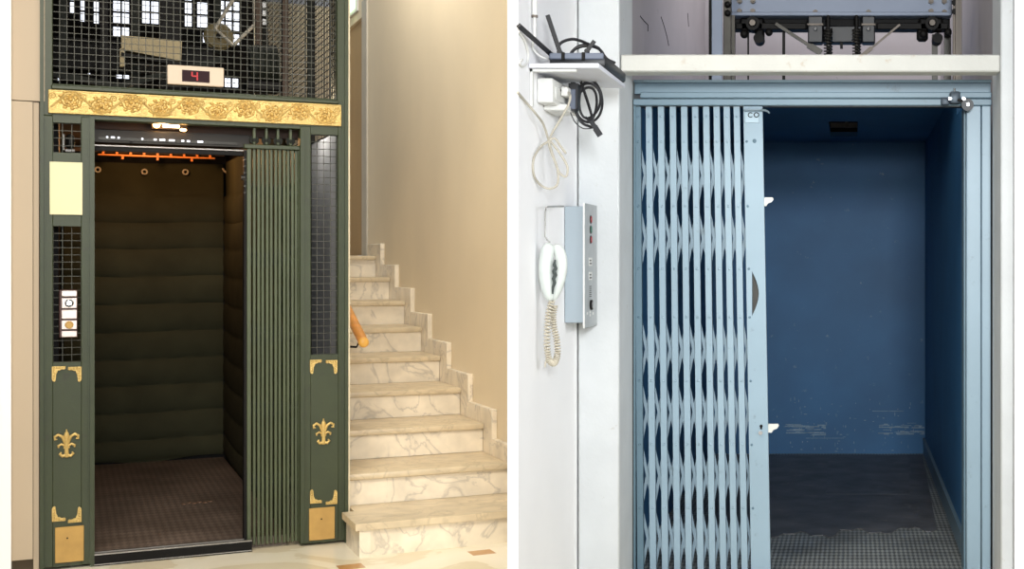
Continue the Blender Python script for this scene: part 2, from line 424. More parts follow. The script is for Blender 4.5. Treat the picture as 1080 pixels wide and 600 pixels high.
# raised mouldings of the pilasters
m = MB()
for x in (47.5, 93.5): m.box(Lu(x)-.003, Lu(x)+.003, D0-.006, D0+.01, .03, zb1-.03)
m.box(Lu(44.2)-.008, Lu(44.2)+.008, D0-.014, D0+.01, .0, TOPZ); m.box(Lu(97.2)-.010, Lu(97.2)+.010, D0-.012, D0+.01, .0, zb1)
cg.part('moulding', m, GREEN)
m = MB()
for x in (322.5, 359.5): m.box(Lu(x)-.003, Lu(x)+.003, D0-.006, D0+.01, .03, fz(x, 137))
m.box(Lu(365)-.008, Lu(365)+.008, D0-.014, D0+.01, 0, TOPZ)
cg.part('moulding', m, GREEN)
m = MB(); m.box(Lu(367.3), Lu(368.9), D0-.004, D1+.5, 6*RI*0+.0, TOPZ); cg.part('edge_strip', m, mat('cream_edge', (222,208,176), .6), label='thin cream strip along the outer edge')
# top frame
zr0, zr1 = fz(205, 120.5+7.5), fz(205, 99-1.5)
m = MB(); m.box(Lu(42), Lu(55.5), D0, D1, zb1, TOPZ, .003); cg.part('stile', m, GREEN)
m = MB(); m.box(Lu(355.5), Lu(367.3), D0, D1, zb1, TOPZ, .003); cg.part('stile', m, GREEN)
zfr1, zfr0 = fz(205, 102.6), fz(205, 126.4)            # frieze
m = MB(); m.box(Lu(42), Lu(367.3), D0+.003, D1+.01, zfr0-.022, fz(205, 96), .003)
m.box(Lu(54), Lu(357), D0-.012, D0+.02, fz(205, 102), fz(205, 97.5), .004)
cg.part('lintel', m, GREEN)
m = MB(); m.box(Lu(50.8), Lu(359.8), D0-.012, D0+.004, zfr0, zfr1, .003)
fr = cg.part('frieze', m, GOLD, label='gilded frieze of scrolling roses')
# relief: roses joined by a winding stem
zm = (zfr0+zfr1)/2; hh = (zfr1-zfr0)/2; fu0, fu1 = Lu(51), Lu(359.6)
nr = 10
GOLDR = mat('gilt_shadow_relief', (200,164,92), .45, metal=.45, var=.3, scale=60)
for i in range(nr):
    cu = fu0 + (fu1-fu0)*(i+.72)/(nr+.35); cz = zm + (.012 if i % 2 == 0 else -.010)
    m = MB()
    pts = []
    for k in range(44):
        th = k/43*3.2*2*PI*(1 if i % 2 else -1); rr = .004 + (hh*.84)*k/43
        wob = 1+.07*math.sin(7*th)
        pts.append((cu+rr*wob*math.cos(th), D0-.014, cz+rr*wob*math.sin(th)*.9))
    m.tube(pts, .0030, 6)
    for q in range(7):
        a = q*2*PI/7+.3; m.sph((cu+.022*math.cos(a), D0-.013, cz+.022*math.sin(a)), .0085, 8, (1,.8,1))
    m.sph((cu, D0-.015, cz), .010, 10)
    for q in range(9):
        a = q*2*PI/9; m.sph((cu+hh*.80*math.cos(a), D0-.012, max(zfr0+.008, min(zfr1-.008, cz+hh*.76*math.sin(a)))), .0085, 8, (1.2,.6,.8))
    cg.part('rose', m, GOLDR, fr)
m = MB(); pts = []
for k in range(160):
    t = k/159; ph = (t*(nr+.35)-.22)*PI
    pts.append((fu0+.01+(fu1-fu0-.02)*t, D0-.011, zm+hh*.72*math.sin(ph)))
m.tube(pts, .006, 6)
for i in range(nr+1):
    for d in (-1, 1):
        cu = fu0+.018+(fu1-fu0-.036)*i/nr + (.0 if 0 < i < nr else 0); cz = zm + d*hh*.48; q = []
        for k in range(22):
            th = k/21*1.7*2*PI; rr = .003+.014*k/21; q.append((cu+rr*math.cos(th)*d, D0-.012, cz+rr*math.sin(th)))
        m.tube(q, .0028, 5)
m.box(fu0+.004, fu1-.004, D0-.016, D0-.008, zfr0+.002, zfr0+.007); m.box(fu0+.004, fu1-.004, D0-.016, D0-.008, zfr1-.007, zfr1-.002)
cg.part('winding_stem', m, GOLD, fr)
# wire mesh panels
def grid_mesh(u0, u1, z0, z1, s, pu, pz, r=.0016, axis='u'):
    m = MB(); nu = max(1, round((u1-u0)/pu)); nv = max(1, round((z1-z0)/pz))
    for k in range(nu+1):
        u = u0+(u1-u0)*k/nu
        m.box(u-r, u+r, s-r, s+r, z0, z1) if axis == 'u' else m.box(s-r, s+r, u-r, u+r, z0, z1)
    for k in range(nv+1):
        z = z0+(z1-z0)*k/nv
        m.box(u0, u1, s+r*.6, s+r*2.2, z-r, z+r) if axis == 'u' else m.box(s+r*.6, s+r*2.2, u0, u1, z-r, z+r)
    return m
zmesh = fz(205, 96)
cg.part('wire_mesh', grid_mesh(Lu(55), Lu(355.8), zmesh-.01, TOPZ, D0+.03, .0300, .0320), WIRE)
for h in holesL+holesR:
    cg.part('wire_mesh', grid_mesh(h[0], h[1], h[2], h[3], D0+.03, .036, .034 if h is holesL[1] else .036), WIRE)
# right side of the cage: mesh above, grey sheet below
cg.part('side_mesh', grid_mesh(D1, SF+3.3, fz(340, 134), TOPZ, uB-.035, .05, .036, .002, 's'), BLACK, label='wire mesh side of the enclosure above the stairs')
m = MB(); m.box(uB-.03, uB-.012, D1, SF+3.4, 0, fz(340, 134)); cg.part('side_sheet', m, GREYP, label='grey sheet metal side behind the narrow mesh')
m = MB()
for ss in (SF+1.1, SF+2.2, SF+3.3): m.box(uB-.05, uB-.01, ss-.02, ss+.02, 0, TOPZ)
cg.part('side_post', m, GREEND)
# sill
su0, su1 = uLi, Lu(265.5)
zs_top = fz(180, 575.5); 
m = MB(); m.box(su0, su1, D0-.012, D0+.10, 0, zs_top-.012); sl_ = cg.part('sill', m, BLACK)
m = MB(); m.box(su0, su1, D0-.016, D0-.006, .006, .010); m.box(su0, su1, D0-.014, D0+.0, zs_top-.012, zs_top-.006); m.box(su0, su1, D0+.045, D0+.055, zs_top-.012, zs_top-.006)
cg.part('sill_edge', m, LINE, sl_)
# ---- gilt ornaments
def corner(m, u, z, du, dz, w=.062, h=.072, s=None):
    """L-shaped gilt corner with scalloped inner edge; du, dz give the directions of its arms"""
    poly = [(0,0),(w,0)]
    for k in range(6):
        poly.append((w-.0062*k, -.012-.002*math.sin(k*1.9)-.0014*k))
    poly += [(.022,-.028),(.018,-.036),(.0165,-.052),(.015,-h*.93),(.010,-h),(.003,-h*.93),(0,-h*.8)]
    P = [(u+du*p[0], z-dz*p[1]) for p in poly]
    m.prism(P, D0-.010, D0+.002)
    for k in range(5): m.sph((u+du*(.008+.011*k), D0-.010, z+dz*.007), .0042, 8)
    for k in range(4): m.sph((u+du*.009, D0-.010, z+dz*(.018+.012*k)), .0042, 8)
def fleur(u, z, sc=1.):
    m = MB()
    m.tube([(u, D0-.006, z-.066*sc), (u, D0-.009, z), (u, D0-.006, z+.07*sc)], [.010*sc, .009*sc, .003*sc], 8)
    m.sph((u, D0-.006, z+.035*sc), .012*sc, 10, (1,.6,2.2))
    for d in (-1, 1):
        m.tube([(u+d*.006*sc, D0-.006, z+.0), (u+d*.018*sc, D0-.007, z+.034*sc), (u+d*.036*sc, D0-.008, z+.046*sc), (u+d*.051*sc, D0-.008, z+.036*sc), (u+d*.050*sc, D0-.008, z+.022*sc), (u+d*.040*sc, D0-.008, z+.024*sc)], [.006*sc,.0075*sc,.0075*sc,.007*sc,.006*sc,.004*sc], 8)
        m.tube([(u+d*.006*sc, D0-.006, z-.012*sc), (u+d*.022*sc, D0-.007, z-.002*sc), (u+d*.036*sc, D0-.007, z-.010*sc), (u+d*.034*sc, D0-.007, z-.020*sc)], [.005*sc,.006*sc,.006*sc,.004*sc], 8)
        m.tube([(u+d*.004*sc, D0-.006, z-.056*sc), (u+d*.018*sc, D0-.007, z-.062*sc), (u+d*.029*sc, D0-.007, z-.050*sc), (u+d*.023*sc, D0-.007, z-.042*sc)], [.007*sc,.008*sc,.007*sc,.004*sc], 8)
    m.box(u-.014*sc, u+.014*sc, D0-.012, D0, z-.026*sc, z-.014*sc, .003)
    m.sph((u, D0-.006, z-.060*sc), .012*sc, 10, (1.3,.6,.9))
    return m
cg.part('fleur_ornament', fleur(Lu(70.2), fz(70, 467.5), .95), GOLD)
cg.part('fleur_ornament', fleur(Lu(341), fz(341, 455), .95), GOLD)
for (xa, xb, yt, yb) in ((54.7, 86.0, 386.5, 550), (326.8, 355.5, 379.5, 531)):
    for d, x in ((1, xa), (-1, xb)):
        m = MB(); corner(m, Lu(x), fz(x, yt), d, -1, .056); cg.part('corner_ornament', m, GOLD)
        m = MB(); corner(m, Lu(x), fz(x, yb), d, 1, .056); cg.part('corner_ornament', m, GOLD)
for (xa, xb, y0, y1) in ((58, 88.5, 555, 592.5), (325.8, 353, 535, 569)):
    xm = (xa+xb)/2
    m = MB(); m.box(Lu(xa), Lu(xb), D0-.007, D0+.002, fz(xm, y1), fz(xm, y0), .002)
    p = cg.part('kick_plate', m, BRASS, label='plain brass plate at the foot of the pilaster')
    m = MB(); m.cyl((Lu(xa+13), D0-.009, fz(xm, y0+12)), (Lu(xa+13), D0-.004, fz(xm, y0+12)), .004, seg=10); cg.part('screw', m, BLACK, p)

m = MB(); m.box(Lu(52.3), Lu(87), D0-.010, D0-.003, fz(70, 226.5), fz(70, 171), .0015)
solo('notice_plate', m, CREAMP, (Lu(52.3), D0, fz(70, 226.5)), A, 'blank cream plate fixed high on the green pilaster beside the dark lift doorway', 'plate')

# ---- floor display
u0, u1 = Lu(176.2), Lu(235.6); z1 = Lz(206, 70.5); z0 = Lz(206, 90.7)
t = Thing('floor_display', 'white floor display with red digit in front of the upper mesh', 'display', (u0, SF-.03, z0), A)
b = MB(); b.box(u0, u1, SF-.028, SF-.001, z0, z1, .003); t.part('housing', b, WBOX)
c0, c1 = Lu(191.5), Lu(220.5); q0, q1 = Lz(206, 87.2), Lz(206, 75.2)
b = MB(); b.box(c0, c1, SF-.031, SF-.027, q0, q1); sc = t.part('screen', b, SMOKE)
b = MB(); g0, g1 = Lu(202), Lu(207.5); w = .0032; y = SF-.0335; zmid = (q0+q1)/2; h = (q1-q0)*.36
b.box(g0-w, g0+w, y, y+.002, zmid, zmid+h); b.box(g1-w, g1+w, y, y+.002, zmid-h, zmid+h); b.box(g0, g1, y, y+.002, zmid-w, zmid+w)
t.part('digit', b, REDL, sc)

# ---- call button panel, hung on the narrow mesh
u0, u1 = Lu(64), Lu(81.8); z1, z0 = fz(72, 305.5), fz(72, 356)
t = Thing('call_button_panel', 'narrow silver call panel with two round buttons on the mesh of the pilaster', 'button panel', (u0, SF, z0), A)
b = MB(); b.box(u0-.006, u1, SF-.012, SF+.03, z0, z1, .003); t.part('backbox', b, mat('maroon_backing', (70,44,40), .5))
n = 5; cuts = [0, .155, .40, .62, .84, 1.0]
for k in range(5):
    b = MB(); za = z1-(z1-z0)*cuts[k]-.004; zb = z1-(z1-z0)*cuts[k+1]+.004
    b.box(u0+.004, u1-.003, SF-.022, SF-.011, zb, za, .002); f = t.part('face_plate', b, SILV)
    if k in (1, 3):
        b = MB(); c = ((u0+u1)/2, SF-.022, (za+zb)/2); b.torus((c[0], c[1]-.003, c[2]), .015, .003, (0,1,0)); t.part('button_ring', b, STEELD if k == 1 else BRASS, f)
        b = MB(); b.cyl((c[0], c[1]-.005, c[2]), (c[0], c[1]+.004, c[2]), .0125, seg=18); t.part('button', b, ALU if k == 1 else BRASS, f)

# ---- green folding gate, pushed open
gx0, gx1 = 259.5, 316.5
zg1, zg0 = fz(288, 157), .022
gs = SF+.045
gt = Thing('green_folding_gate', 'dark green collapsible lift gate folded against the pilaster beside the stairs', 'gate', (Lu(gx0), gs, 0), A)
bars = [262.5, 268.3, 272.7, 277.2, 281.7, 286.2, 290.7, 295.2, 299.7, 304.0, 308.3, 312.4, 315.8]
for i, x in enumerate(bars):
    u = Lu(x, gs); hw = .0098 if i else .014; ss = gs + (.0 if i % 2 == 0 else .010)
    b = MB(); b.box(u-hw*.72, u+hw*.72, ss-.008, ss+.006, zg0, zg1, .002)
    gt.part('bar' if i else 'lead_bar', b, GREENB)
b = MB()
for i in range(len(bars)-1):
    ua, ub = Lu(bars[i], gs), Lu(bars[i+1], gs)
    for za in (.25, .62, 1.0, 1.38, 1.72):
        b.obox((ua, gs+.024, za), (ub, gs+.024, za+.17), .004, .012, (0,1,0)); b.obox((ub, gs+.028, za), (ua, gs+.028, za+.17), .004, .012, (0,1,0))
gt.part('lattice', b, GREEND)
b = MB(); b.box(Lu(258), Lu(317), gs-.020, gs+.03, zg1, zg1+.022, .003); trk = gt.part('top_channel', b, GREEN)
for x in (268, 280.8, 293, 306.2):
    u = Lu(x, gs); b = MB(); zc = zg1+.022
    b.box(u-.007, u+.007, gs-.012, gs+.004, zc, zc+.085, .003); hg = gt.part('roller_hanger', b, GREENB)
    b = MB(); b.cyl((u, gs-.008, zc+.022), (u, gs+.012, zc+.022), .022, seg=18); b.cyl((u, gs-.018, zc+.022), (u, gs-.006, zc+.022), .009, seg=10); gt.part('wheel', b, GREEND, hg)
b = MB(); u = Lu(258.6, gs); b.box(u-.006, u+.006, gs-.01, gs+.06, .03, zg1-.01); gt.part('lock_stile', b, BLACK, label='black steel edge of the gate')
b = MB()
for k in range(6): z = fz(260, 168+k*7); b.box(u-.010, u+.004, gs-.014, gs, z-.006, z+.006, .002)
b.cyl((u-.02, gs-.012, fz(258, 187)), (u-.002, gs-.012, fz(258, 187)), .012, seg=12)
gt.part('latch', b, STEELD, label='small steel latch pieces at the top of the gate edge')
# head rail that carries the gate and car front
t = Thing('door_head_rail', 'dark steel head rail with a bright edge across the top of the old lift doorway', 'rail', (Lu(100), SF+.1, 0), A)
hs = SF+.12
b = MB(); b.box(Lu(96, hs), Lu(264, hs), hs, hs+.05, Lz(180, 153, hs), Lz(180, 139, hs), .003); t.part('beam', b, mat('sooty_steel', (46,42,38), .55, metal=.3, var=.2))
b = MB(); b.box(Lu(96, hs), Lu(264, hs), hs-.012, hs+.0, Lz(180, 156.8, hs), Lz(180, 155.5, hs)); t.part('bright_edge', b, LINE)
b = MB(); b.box(Lu(96, hs), Lu(264, hs), hs-.006, hs+.04, Lz(180, 161.5, hs), Lz(180, 157.4, hs)); t.part('lower_flange', b, BLACK)
b = MB()
for x in (138, 176): b.cyl((Lu(x, hs), hs-.006, Lz(x, 149.5, hs)), (Lu(x, hs), hs+.004, Lz(x, 149.5, hs)), .007, seg=10)
t.part('bolt', b, BLACK)
b = MB(); b.box(Lu(100, hs), Lu(330, hs), hs+.08, hs+.14, Lz(180, 140, hs), Lz(180, 124, hs)); t.part('upper_beam', b, mat('dark_brown_iron', (62,42,30), .7, var=.3))

# ---- the car of the old lift
SB = 10.92; ZF = .05; CS = SF+.28
cu0, cu1 = Lu(92)-.10, .985
zq = Lz(170, 171, SB)
car = Thing('old_lift_car', 'dark old lift car lined with quilted cloth behind the green doorway', 'lift car', (cu0, CS, 0), A)
b = MB(); b.box(cu0, cu1, D1+.035, SB, 0, ZF); car.part('floor_plate', b, LFLOOR, label='brown lozenge patterned steel floor')
b = MB(); b.box(cu0-.02, cu1+.02, SB+.06, SB+.08, 0, zq+.12); b.box(cu1+.02, cu1+.04, CS, SB+.08, 0, zq+.12); b.box(cu0-.04, cu0-.02, CS, SB+.08, 0, zq+.12)
car.part('shell', b, BLACK)
zc = zq+.10
b = MB(); b.box(cu0-.04, cu1+.04, CS+1.5, SB+.08, zc, zc+.03); car.part('ceiling_panel', b, BROWNP)
rows = [Lz(170, y, SB) for y in (205, 234, 261.5, 290.5, 319.5, 348.5, 377.5, 405, 433.5, 462)]
def pillow(z):
    lim = [zq] + rows + [ZF+.02]
    for a, c in zip(lim, lim[1:]):
        if c <= z <= a:
            t = (a-z)/(a-c); return (math.sin(PI*t)**.55)
    return 0
def sag(t): return -.014*math.sin(PI*t) - .006*math.sin(5.3*t+1)
def quilt_back(i, j):
    u = cu0 + (cu1-cu0)*i; z0 = ZF+.012+.012*math.sin(9*i); z = z0 + (zq-z0)*j
    zz = z + sag(i)*0.8
    top = z > rows[0]
    d = .030*pillow(z) if not top else .010*math.sin(9*i+6*j)+.012*math.sin(17*i-30*j*i)
    d += .006*math.sin(11*i+7*z)*math.sin(5*z+2*i)
    return (u, SB+.03-d, zz)
def quilt_side(i, j):
    s = SB - (SB-CS)*i; z = ZF+.012 + (zq-ZF)*j
    d = .013*pillow(z) if z < rows[0] else .010*math.sin(6*i+6*j)
    d += .008*math.sin(9*i)*(.4+j)
    return (cu1+.01-d, s, z - .02*abs(math.sin(PI*2*i))-.02*i)
b = MB(); b.surf(quilt_back, 50, 170); q = car.part('back_blanket', b, QUILT, label='padded dark blanket with horizontal stitching hung on rings')
b = MB(); b.surf(quilt_side, 50, 170); q2 = car.part('side_blanket', b, QUILT)
for (x, y) in ((103, 179), (152.3, 181.3), (195.5, 181.5)):
    u, z = L(x, y, SB); b = MB(); b.torus((u, SB-.012, z), .016, .006, (0,1,0), 20, 8); car.part('eyelet', b, EYE_M, q)
u, z = L(236, 181, SB); b = MB(); b.tube([(u-.01, SB-.03, z+.02), (u, SB-.05, z), (u+.03, SB-.08, z-.02)], .007, 6); car.part('hook', b, EYE_M, q)
# grille of orange slats under the ceiling
gsu = SB-.35
b = MB(); ua, ub = Lu(103, gsu), Lu(227, gsu)
def gz(y): return Lz(165, y, gsu)
b.box(ua, ub, gsu-.012, gsu+.012, gz(166), gz(164), .003); gr = car.part('ceiling_rail', b, ORANGEW, label='orange wooden rail with pegs under the car ceiling')
for k in range(9):
    u = ua+(ub-ua)*(k+.4)/8.8; b = MB(); b.box(u-.007, u+.007, gsu-.009, gsu+.009, gz(164), gz(159.5)); car.part('peg', b, ORANGEW, gr)
for k in range(3):
    u = ua+(ub-ua)*(k+.7)/3.4; b = MB(); b.box(u-.007, u+.007, gsu-.009, gsu+.009, gz(169), gz(166)); car.part('peg', b, ORANGEW, gr)
b = MB(); b.box(ua-.2, ub+.06, gsu+.02, gsu+.05, gz(162), gz(158.0)); car.part('ceiling_board', b, BROWNP)
b = MB()
for k in range(5):
    x = 200+k*9; u, z = L(x, 519+(3 if k % 2 else 0), SF+1.2); 
u, _ = L(204, 520, SF+1.5)
for k in range(6): b.cyl((u-.06+.028*k, SF+1.35+.03*(k % 2), ZF), (u-.06+.028*k, SF+1.35+.03*(k % 2), ZF+.004), .014, seg=10)
car.part('worn_stud', b, mat('worn_metal', (140,112,90), .5, metal=.4))
# lamp on the car front
ls = SF+.13
t = Thing('car_lamp', 'bright warm lamp with bulb and tube glowing below the gilded frieze', 'lamp', (Lu(178, ls), ls, Lz(178, 137, ls)), A)
b = MB(); b.box(Lu(160, ls), Lu(198, ls), ls+.012, ls+.03, Lz(178, 136, ls), Lz(178, 127, ls)); t.part('lamp_plate', b, BROWNP)
b = MB(); u, z = L(165, 131.5, ls); b.sph((u, ls-.012, z), .017, 14); t.part('bulb', b, BULB)
b = MB(); ua, za = L(171.5, 132, ls); ub, zb = L(189, 133, ls); b.cyl((ua, ls-.01, za), (ub, ls-.01, zb), .011, seg=12); t.part('tube', b, TUBE)
b = MB(); u, z = L(193, 137.2, ls-.03); b.sph((u, ls-.04, z), .010, 12, (1.6,1,.8)); t.part('bulb', b, BULB)
# glowing pieces stand in for daylight leaking above the head rail
t = Thing('leak_glow_strip', 'thin strip with glowing pieces put in for daylight leaking above the doorway head rail', 'strip', (Lu(105, hs), hs-.01, 0), A)
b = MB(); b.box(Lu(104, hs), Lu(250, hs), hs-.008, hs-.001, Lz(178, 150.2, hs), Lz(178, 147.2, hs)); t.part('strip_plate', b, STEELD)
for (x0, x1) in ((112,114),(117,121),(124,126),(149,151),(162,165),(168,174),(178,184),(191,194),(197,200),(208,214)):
    b = MB(); xm = (x0+x1)/2; b.box(Lu(x0, hs), Lu(x1, hs), hs-.011, hs-.007, Lz(xm, 148.9+(xm-178)*.05, hs), Lz(xm, 147.1+(xm-178)*.05, hs)); t.part('leak_glow', b, DAY)

# ---- machinery behind the upper mesh
def lbox(px0, px1, py0, py1, s, th): 
    xm = (px0+px1)/2; return (Lu(px0, s), Lu(px1, s), s, s+th, Lz(xm, py1, s), Lz(xm, py0, s))
ms = SF+.9
t = Thing('trunking_box', 'aged cream metal trunking behind the upper mesh', 'box', (Lu(128, ms), ms, Lz(128, 70, ms)), A)
a = [L(128, 37, ms), L(192, 43, ms), L(191, 64, ms), L(132, 53, ms), L(128, 53, ms)]
b = MB(); b.prism(a, ms, ms+.12); t.part('box', b, PALEBOX)
a = [L(126.5, 51, ms), L(131.5, 51, ms), L(131.5, 70, ms), L(126.5, 70, ms)]
b = MB(); b.prism(a, ms+.0, ms+.05); t.part('support', b, PALEBOX)
a = [L(128, 55, ms-.02), L(192, 66, ms-.02), L(192, 69, ms-.02), L(128, 58.5, ms-.02)]
b = MB(); b.prism(a, ms-.02, ms+.1); t.part('lower_edge', b, BLACK)
wsu = SF+2.2
u, z = L(231, 38, wsu)
t = Thing('pulley_wheel', 'olive brown pulley wheel high behind the upper mesh', 'pulley', (u, wsu, z), A)
b = MB(); b.cyl((u, wsu, z), (u, wsu+.07, z), .075, seg=28); b.torus((u, wsu+.035, z), .078, .012, (0,1,0), 28); t.part('wheel', b, mat('olive_iron', (104,92,58), .6, var=.2))
b = MB(); b.cyl((u, wsu-.03, z), (u, wsu+.1, z), .018, seg=12); t.part('axle', b, BLACK)
b = MB(); b.box(u-.02, u+.02, wsu+.08, wsu+.11, z-.1, z+1.2); t.part('bracket', b, GREEND)
rs = SF+2.0
for pts, lab in (([(249, -6), (227, 30), (246, 48)], 'white painted tube bent in front of the tall bright windows'), ([(268, -5), (268.5, 26), (246, 48)], 'pale tube rail slanting down beside the brown post behind the mesh')):
    P = []
    for x, y in pts: u, z = L(x, y, rs); P.append((u, rs, z))
    b = MB(); b.tube(P, .011, 8); solo('tube_rail', b, mat('pale_tube', (178,172,160), .5), P[-1], A, lab, 'rail'); rs += .05
t = Thing('guide_post', 'brown iron post high behind the upper mesh with white edge stripes', 'post', (Lu(272, SF+1.6), SF+1.6, 2.38), A)
x = SF+1.6; b = MB(); b.box(Lu(270, x), Lu(276, x), x, x+.05, 2.38, 4.2); t.part('post', b, BROWNP)
b = MB(); 
for k in range(6): b.box(Lu(277, x), Lu(280.5, x), x, x+.02, Lz(279, 26-9*k, x), Lz(279, 20-9*k, x))
t.part('stripe', b, ALU)
for i, (x0, x1, dep, m_, lab) in enumerate(((62, 71, .6, GREEND, 'dark green iron post in the shaft beside the corner of the cage'), (106, 114, 1.0, BLACK, 'black iron post in the shaft between narrow and wide bright windows'), (139, 148, 1.2, GREEND, 'dark green iron post between the two wide bright windows'), (170, 192, 1.5, BLACK, 'broad black iron post behind the cream trunking'), (298, 304, 1.3, BROWNP, 'slim brown iron post in the shaft near the side mesh'))):
    s = SF+dep; b = MB(); ua, ub = Lu(x0, s), Lu(x1, s)
    b.box(ua, ub, s, s+.012, 2.38, 4.2); b.box((ua+ub)/2-.008, (ua+ub)/2+.008, s+.012, s+.06, 2.38, 4.2)
    solo('iron_post', b, m_, (ua, s, 2.38), A, lab, 'post')
for (p0, p1, dep, lab) in (((46, 76), (130, 92), .5, 'dark slanting iron brace low behind the mesh near the cage corner'), ((130, 90), (235, 62), .7, 'brown slanting iron brace low behind the mesh near the display')):
    s = SF+dep; a = L(*p0, s); c = L(*p1, s); b = MB(); b.obox((a[0], s, a[1]), (c[0], s, c[1]), .03, .03, (0,1,0)); solo('iron_brace', b, STEELB if 0 else GREEND, (a[0], s, a[1]), A, lab, 'brace')
s = SF+1.9; b = MB(); z = Lz(180, 50, s); b.box(Lu(50, s), Lu(226, s), s, s+.15, Lz(130, 76, s), Lz(130, 44, s)); b.box(Lu(50, s), Lu(226, s), s-.03, s+.18, Lz(130, 47, s), Lz(130, 44, s)); solo('iron_girder', b, BLACK, (Lu(50, s), s, z), A, 'wide black iron girder crossing the shaft behind the cream trunking', 'girder')
s = SF+1.4
t = Thing('winding_motor', 'dark rounded winding motor casing behind the mesh under the slanting pale tube', 'motor', (Lu(275, s), s, Lz(275, 92, s)), A)
b = MB(); c0 = L(262, 68, s); c1 = L(292, 68, s); b.cyl((c0[0], s, c0[1]), (c1[0], s, c1[1]), .115, seg=28); t.part('casing', b, GREEND)
b = MB(); b.box(c0[0]-.02, c1[0]+.02, s-.1, s+.1, c0[1]-.16, c0[1]-.10, .01); t.part('foot', b, BLACK)
for k in range(5):
    b = MB(); uu = c0[0]+(c1[0]-c0[0])*(k+.5)/5; b.torus((uu, s, c0[1]), .116, .005, (1,0,0), 28, 6); t.part('cooling_rib', b, GREEND)
s = SF+.45
t = Thing('shaft_cable_box', 'small dark metal box behind the small square mesh of the pilaster', 'box', (Lu(66, s), s, 0), A)
b = MB(); ua, ub = Lu(69, s), Lu(79, s); b.box(ua, ub, s, s+.06, Lz(74, 157, s), Lz(74, 141, s), .02, 3); t.part('box', b, STEELD)
b = MB(); b.box(ua-.012, ua-.004, s, s+.05, Lz(74, 158, s), Lz(74, 142, s)); b.box(ua, ub, s-.004, s+.03, Lz(74, 160, s), Lz(74, 157.5, s)); t.part('bright_rim', b, LINE)

# ================================================================== THE STRAIGHT LOBBY (blue lift)
XW = Rx(608, 5.66); YP = 5.66; YG = 6.0
# partition between the two lobbies and side wall
yn = XW*F/(545-PX)
xl = Rx(535.3, yn)
pw = world((WALL+.12, sn, 0), A); pw0 = world((WALL+.001, sn, 0), A)
b = MB(); b.prism([(xl, yn), (XW, yn), (XW, YP+.02), (XW-.02, 8.0), (pw[0]-.05, pw[1]+.1), (pw0[0], pw0[1])], 0, TOPZ, 'z'); struct('wall_partition', b, WHITE)
b = MB(); b.box(XW, XW+.004, yn+.002, YP-.012, 0, TOPZ); struct('wall_side', b, WHITEW)
# pillars, beam
b = MB(); b.box(XW+.006, Rx(653, YP), YP, YP+.34, 0, TOPZ, .006); struct('trim_2', b, WHITEC)
xr0, xr1 = Rx(1055.5, YP), Rx(1069, YP)
b = MB(); b.box(xr0, xr1, YP, YP+.34, 0, TOPZ, .006); struct('trim_3', b, WHITEC)
b = MB(); b.box(Rx(654, YP), Rx(1055.4, YP), YP+.01, YP+.13, Rz(75.3, YP), Rz(57, YP), .006); struct('trim_4', b, BEAMW)
b = MB(); b.box(xr1+.002, xr1+2.4, YP-.02, YP+.34, 0, TOPZ); struct('wall_right', b, WHITE)
# lift shaft walls
b = MB(); b.box(-1.7, 1.5, 10.0, 10.1, 0, 4.6); struct('wall_shaft_back', b, MAUVE)
b = MB(); b.box(Rx(1047, YG)+.03, Rx(1047, YG)+.12, YP+.34, 10.0, 0, 4.6); struct('wall_shaft_right', b, MAUVE)
b = MB(); b.box(-1.16, -1.06, YP+.36, 10.0, 0, 4.6); struct('wall_shaft_left', b, MAUVE)
b = MB(); b.box(Rx(667, YG)-.12, Rx(667, YG)-.003, YP+.341, YG+.2, 0, Rz(84, YG)); struct('trim_5', b, GREYC)

# ---- blue door frame
df = Thing('blue_door_frame', 'grey blue painted steel lift door frame between the white pillars', 'door frame', (Rx(667, YG), YG, 0))
x0, x1 = Rx(667.5, YG), Rx(1046, YG)
b = MB(); b.box(x0, x1, YG+.05, YG+.10, Rz(97.5, YG), Rz(84, YG)); b.box(x0, x1, YG+.02, YG+.10, Rz(86, YG), Rz(83.5, YG)); df.part('top_plate', b, BLUEF)
b = MB(); b.box(x0+.03, x1, YG, YG+.10, Rz(103.5, YG), Rz(97, YG), .004); b.box(x0, x1, YG+.004, YG+.10, Rz(111, YG), Rz(104, YG), .003); df.part('header', b, BLUEF)
b = MB(); xa, xb, xc = Rx(1019.5, YG), Rx(1035, YG), Rx(1045.5, YG)
b.box(xa, xb, YG+.012, YG+.14, 0, Rz(111, YG), .004); b.box(xb+.003, xc, YG+.016, YG+.10, 0, Rz(111, YG), .003); df.part('jamb', b, BLUEG)
b = MB(); b.box(Rx(1017.2, YG), Rx(1019, YG), YG+.03, YG+.16, .0, Rz(113, YG)); df.part('stop_strip', b, BLUED)
b = MB(); b.box(x0, Rx(669.5, YG), YG+.02, YG+.12, 0, Rz(111, YG)); df.part('jamb', b, BLUED)
b = MB(); b.box(x0, xa, YG-.05, YG+.07, 0, .095); df.part('threshold', b, STEELB)

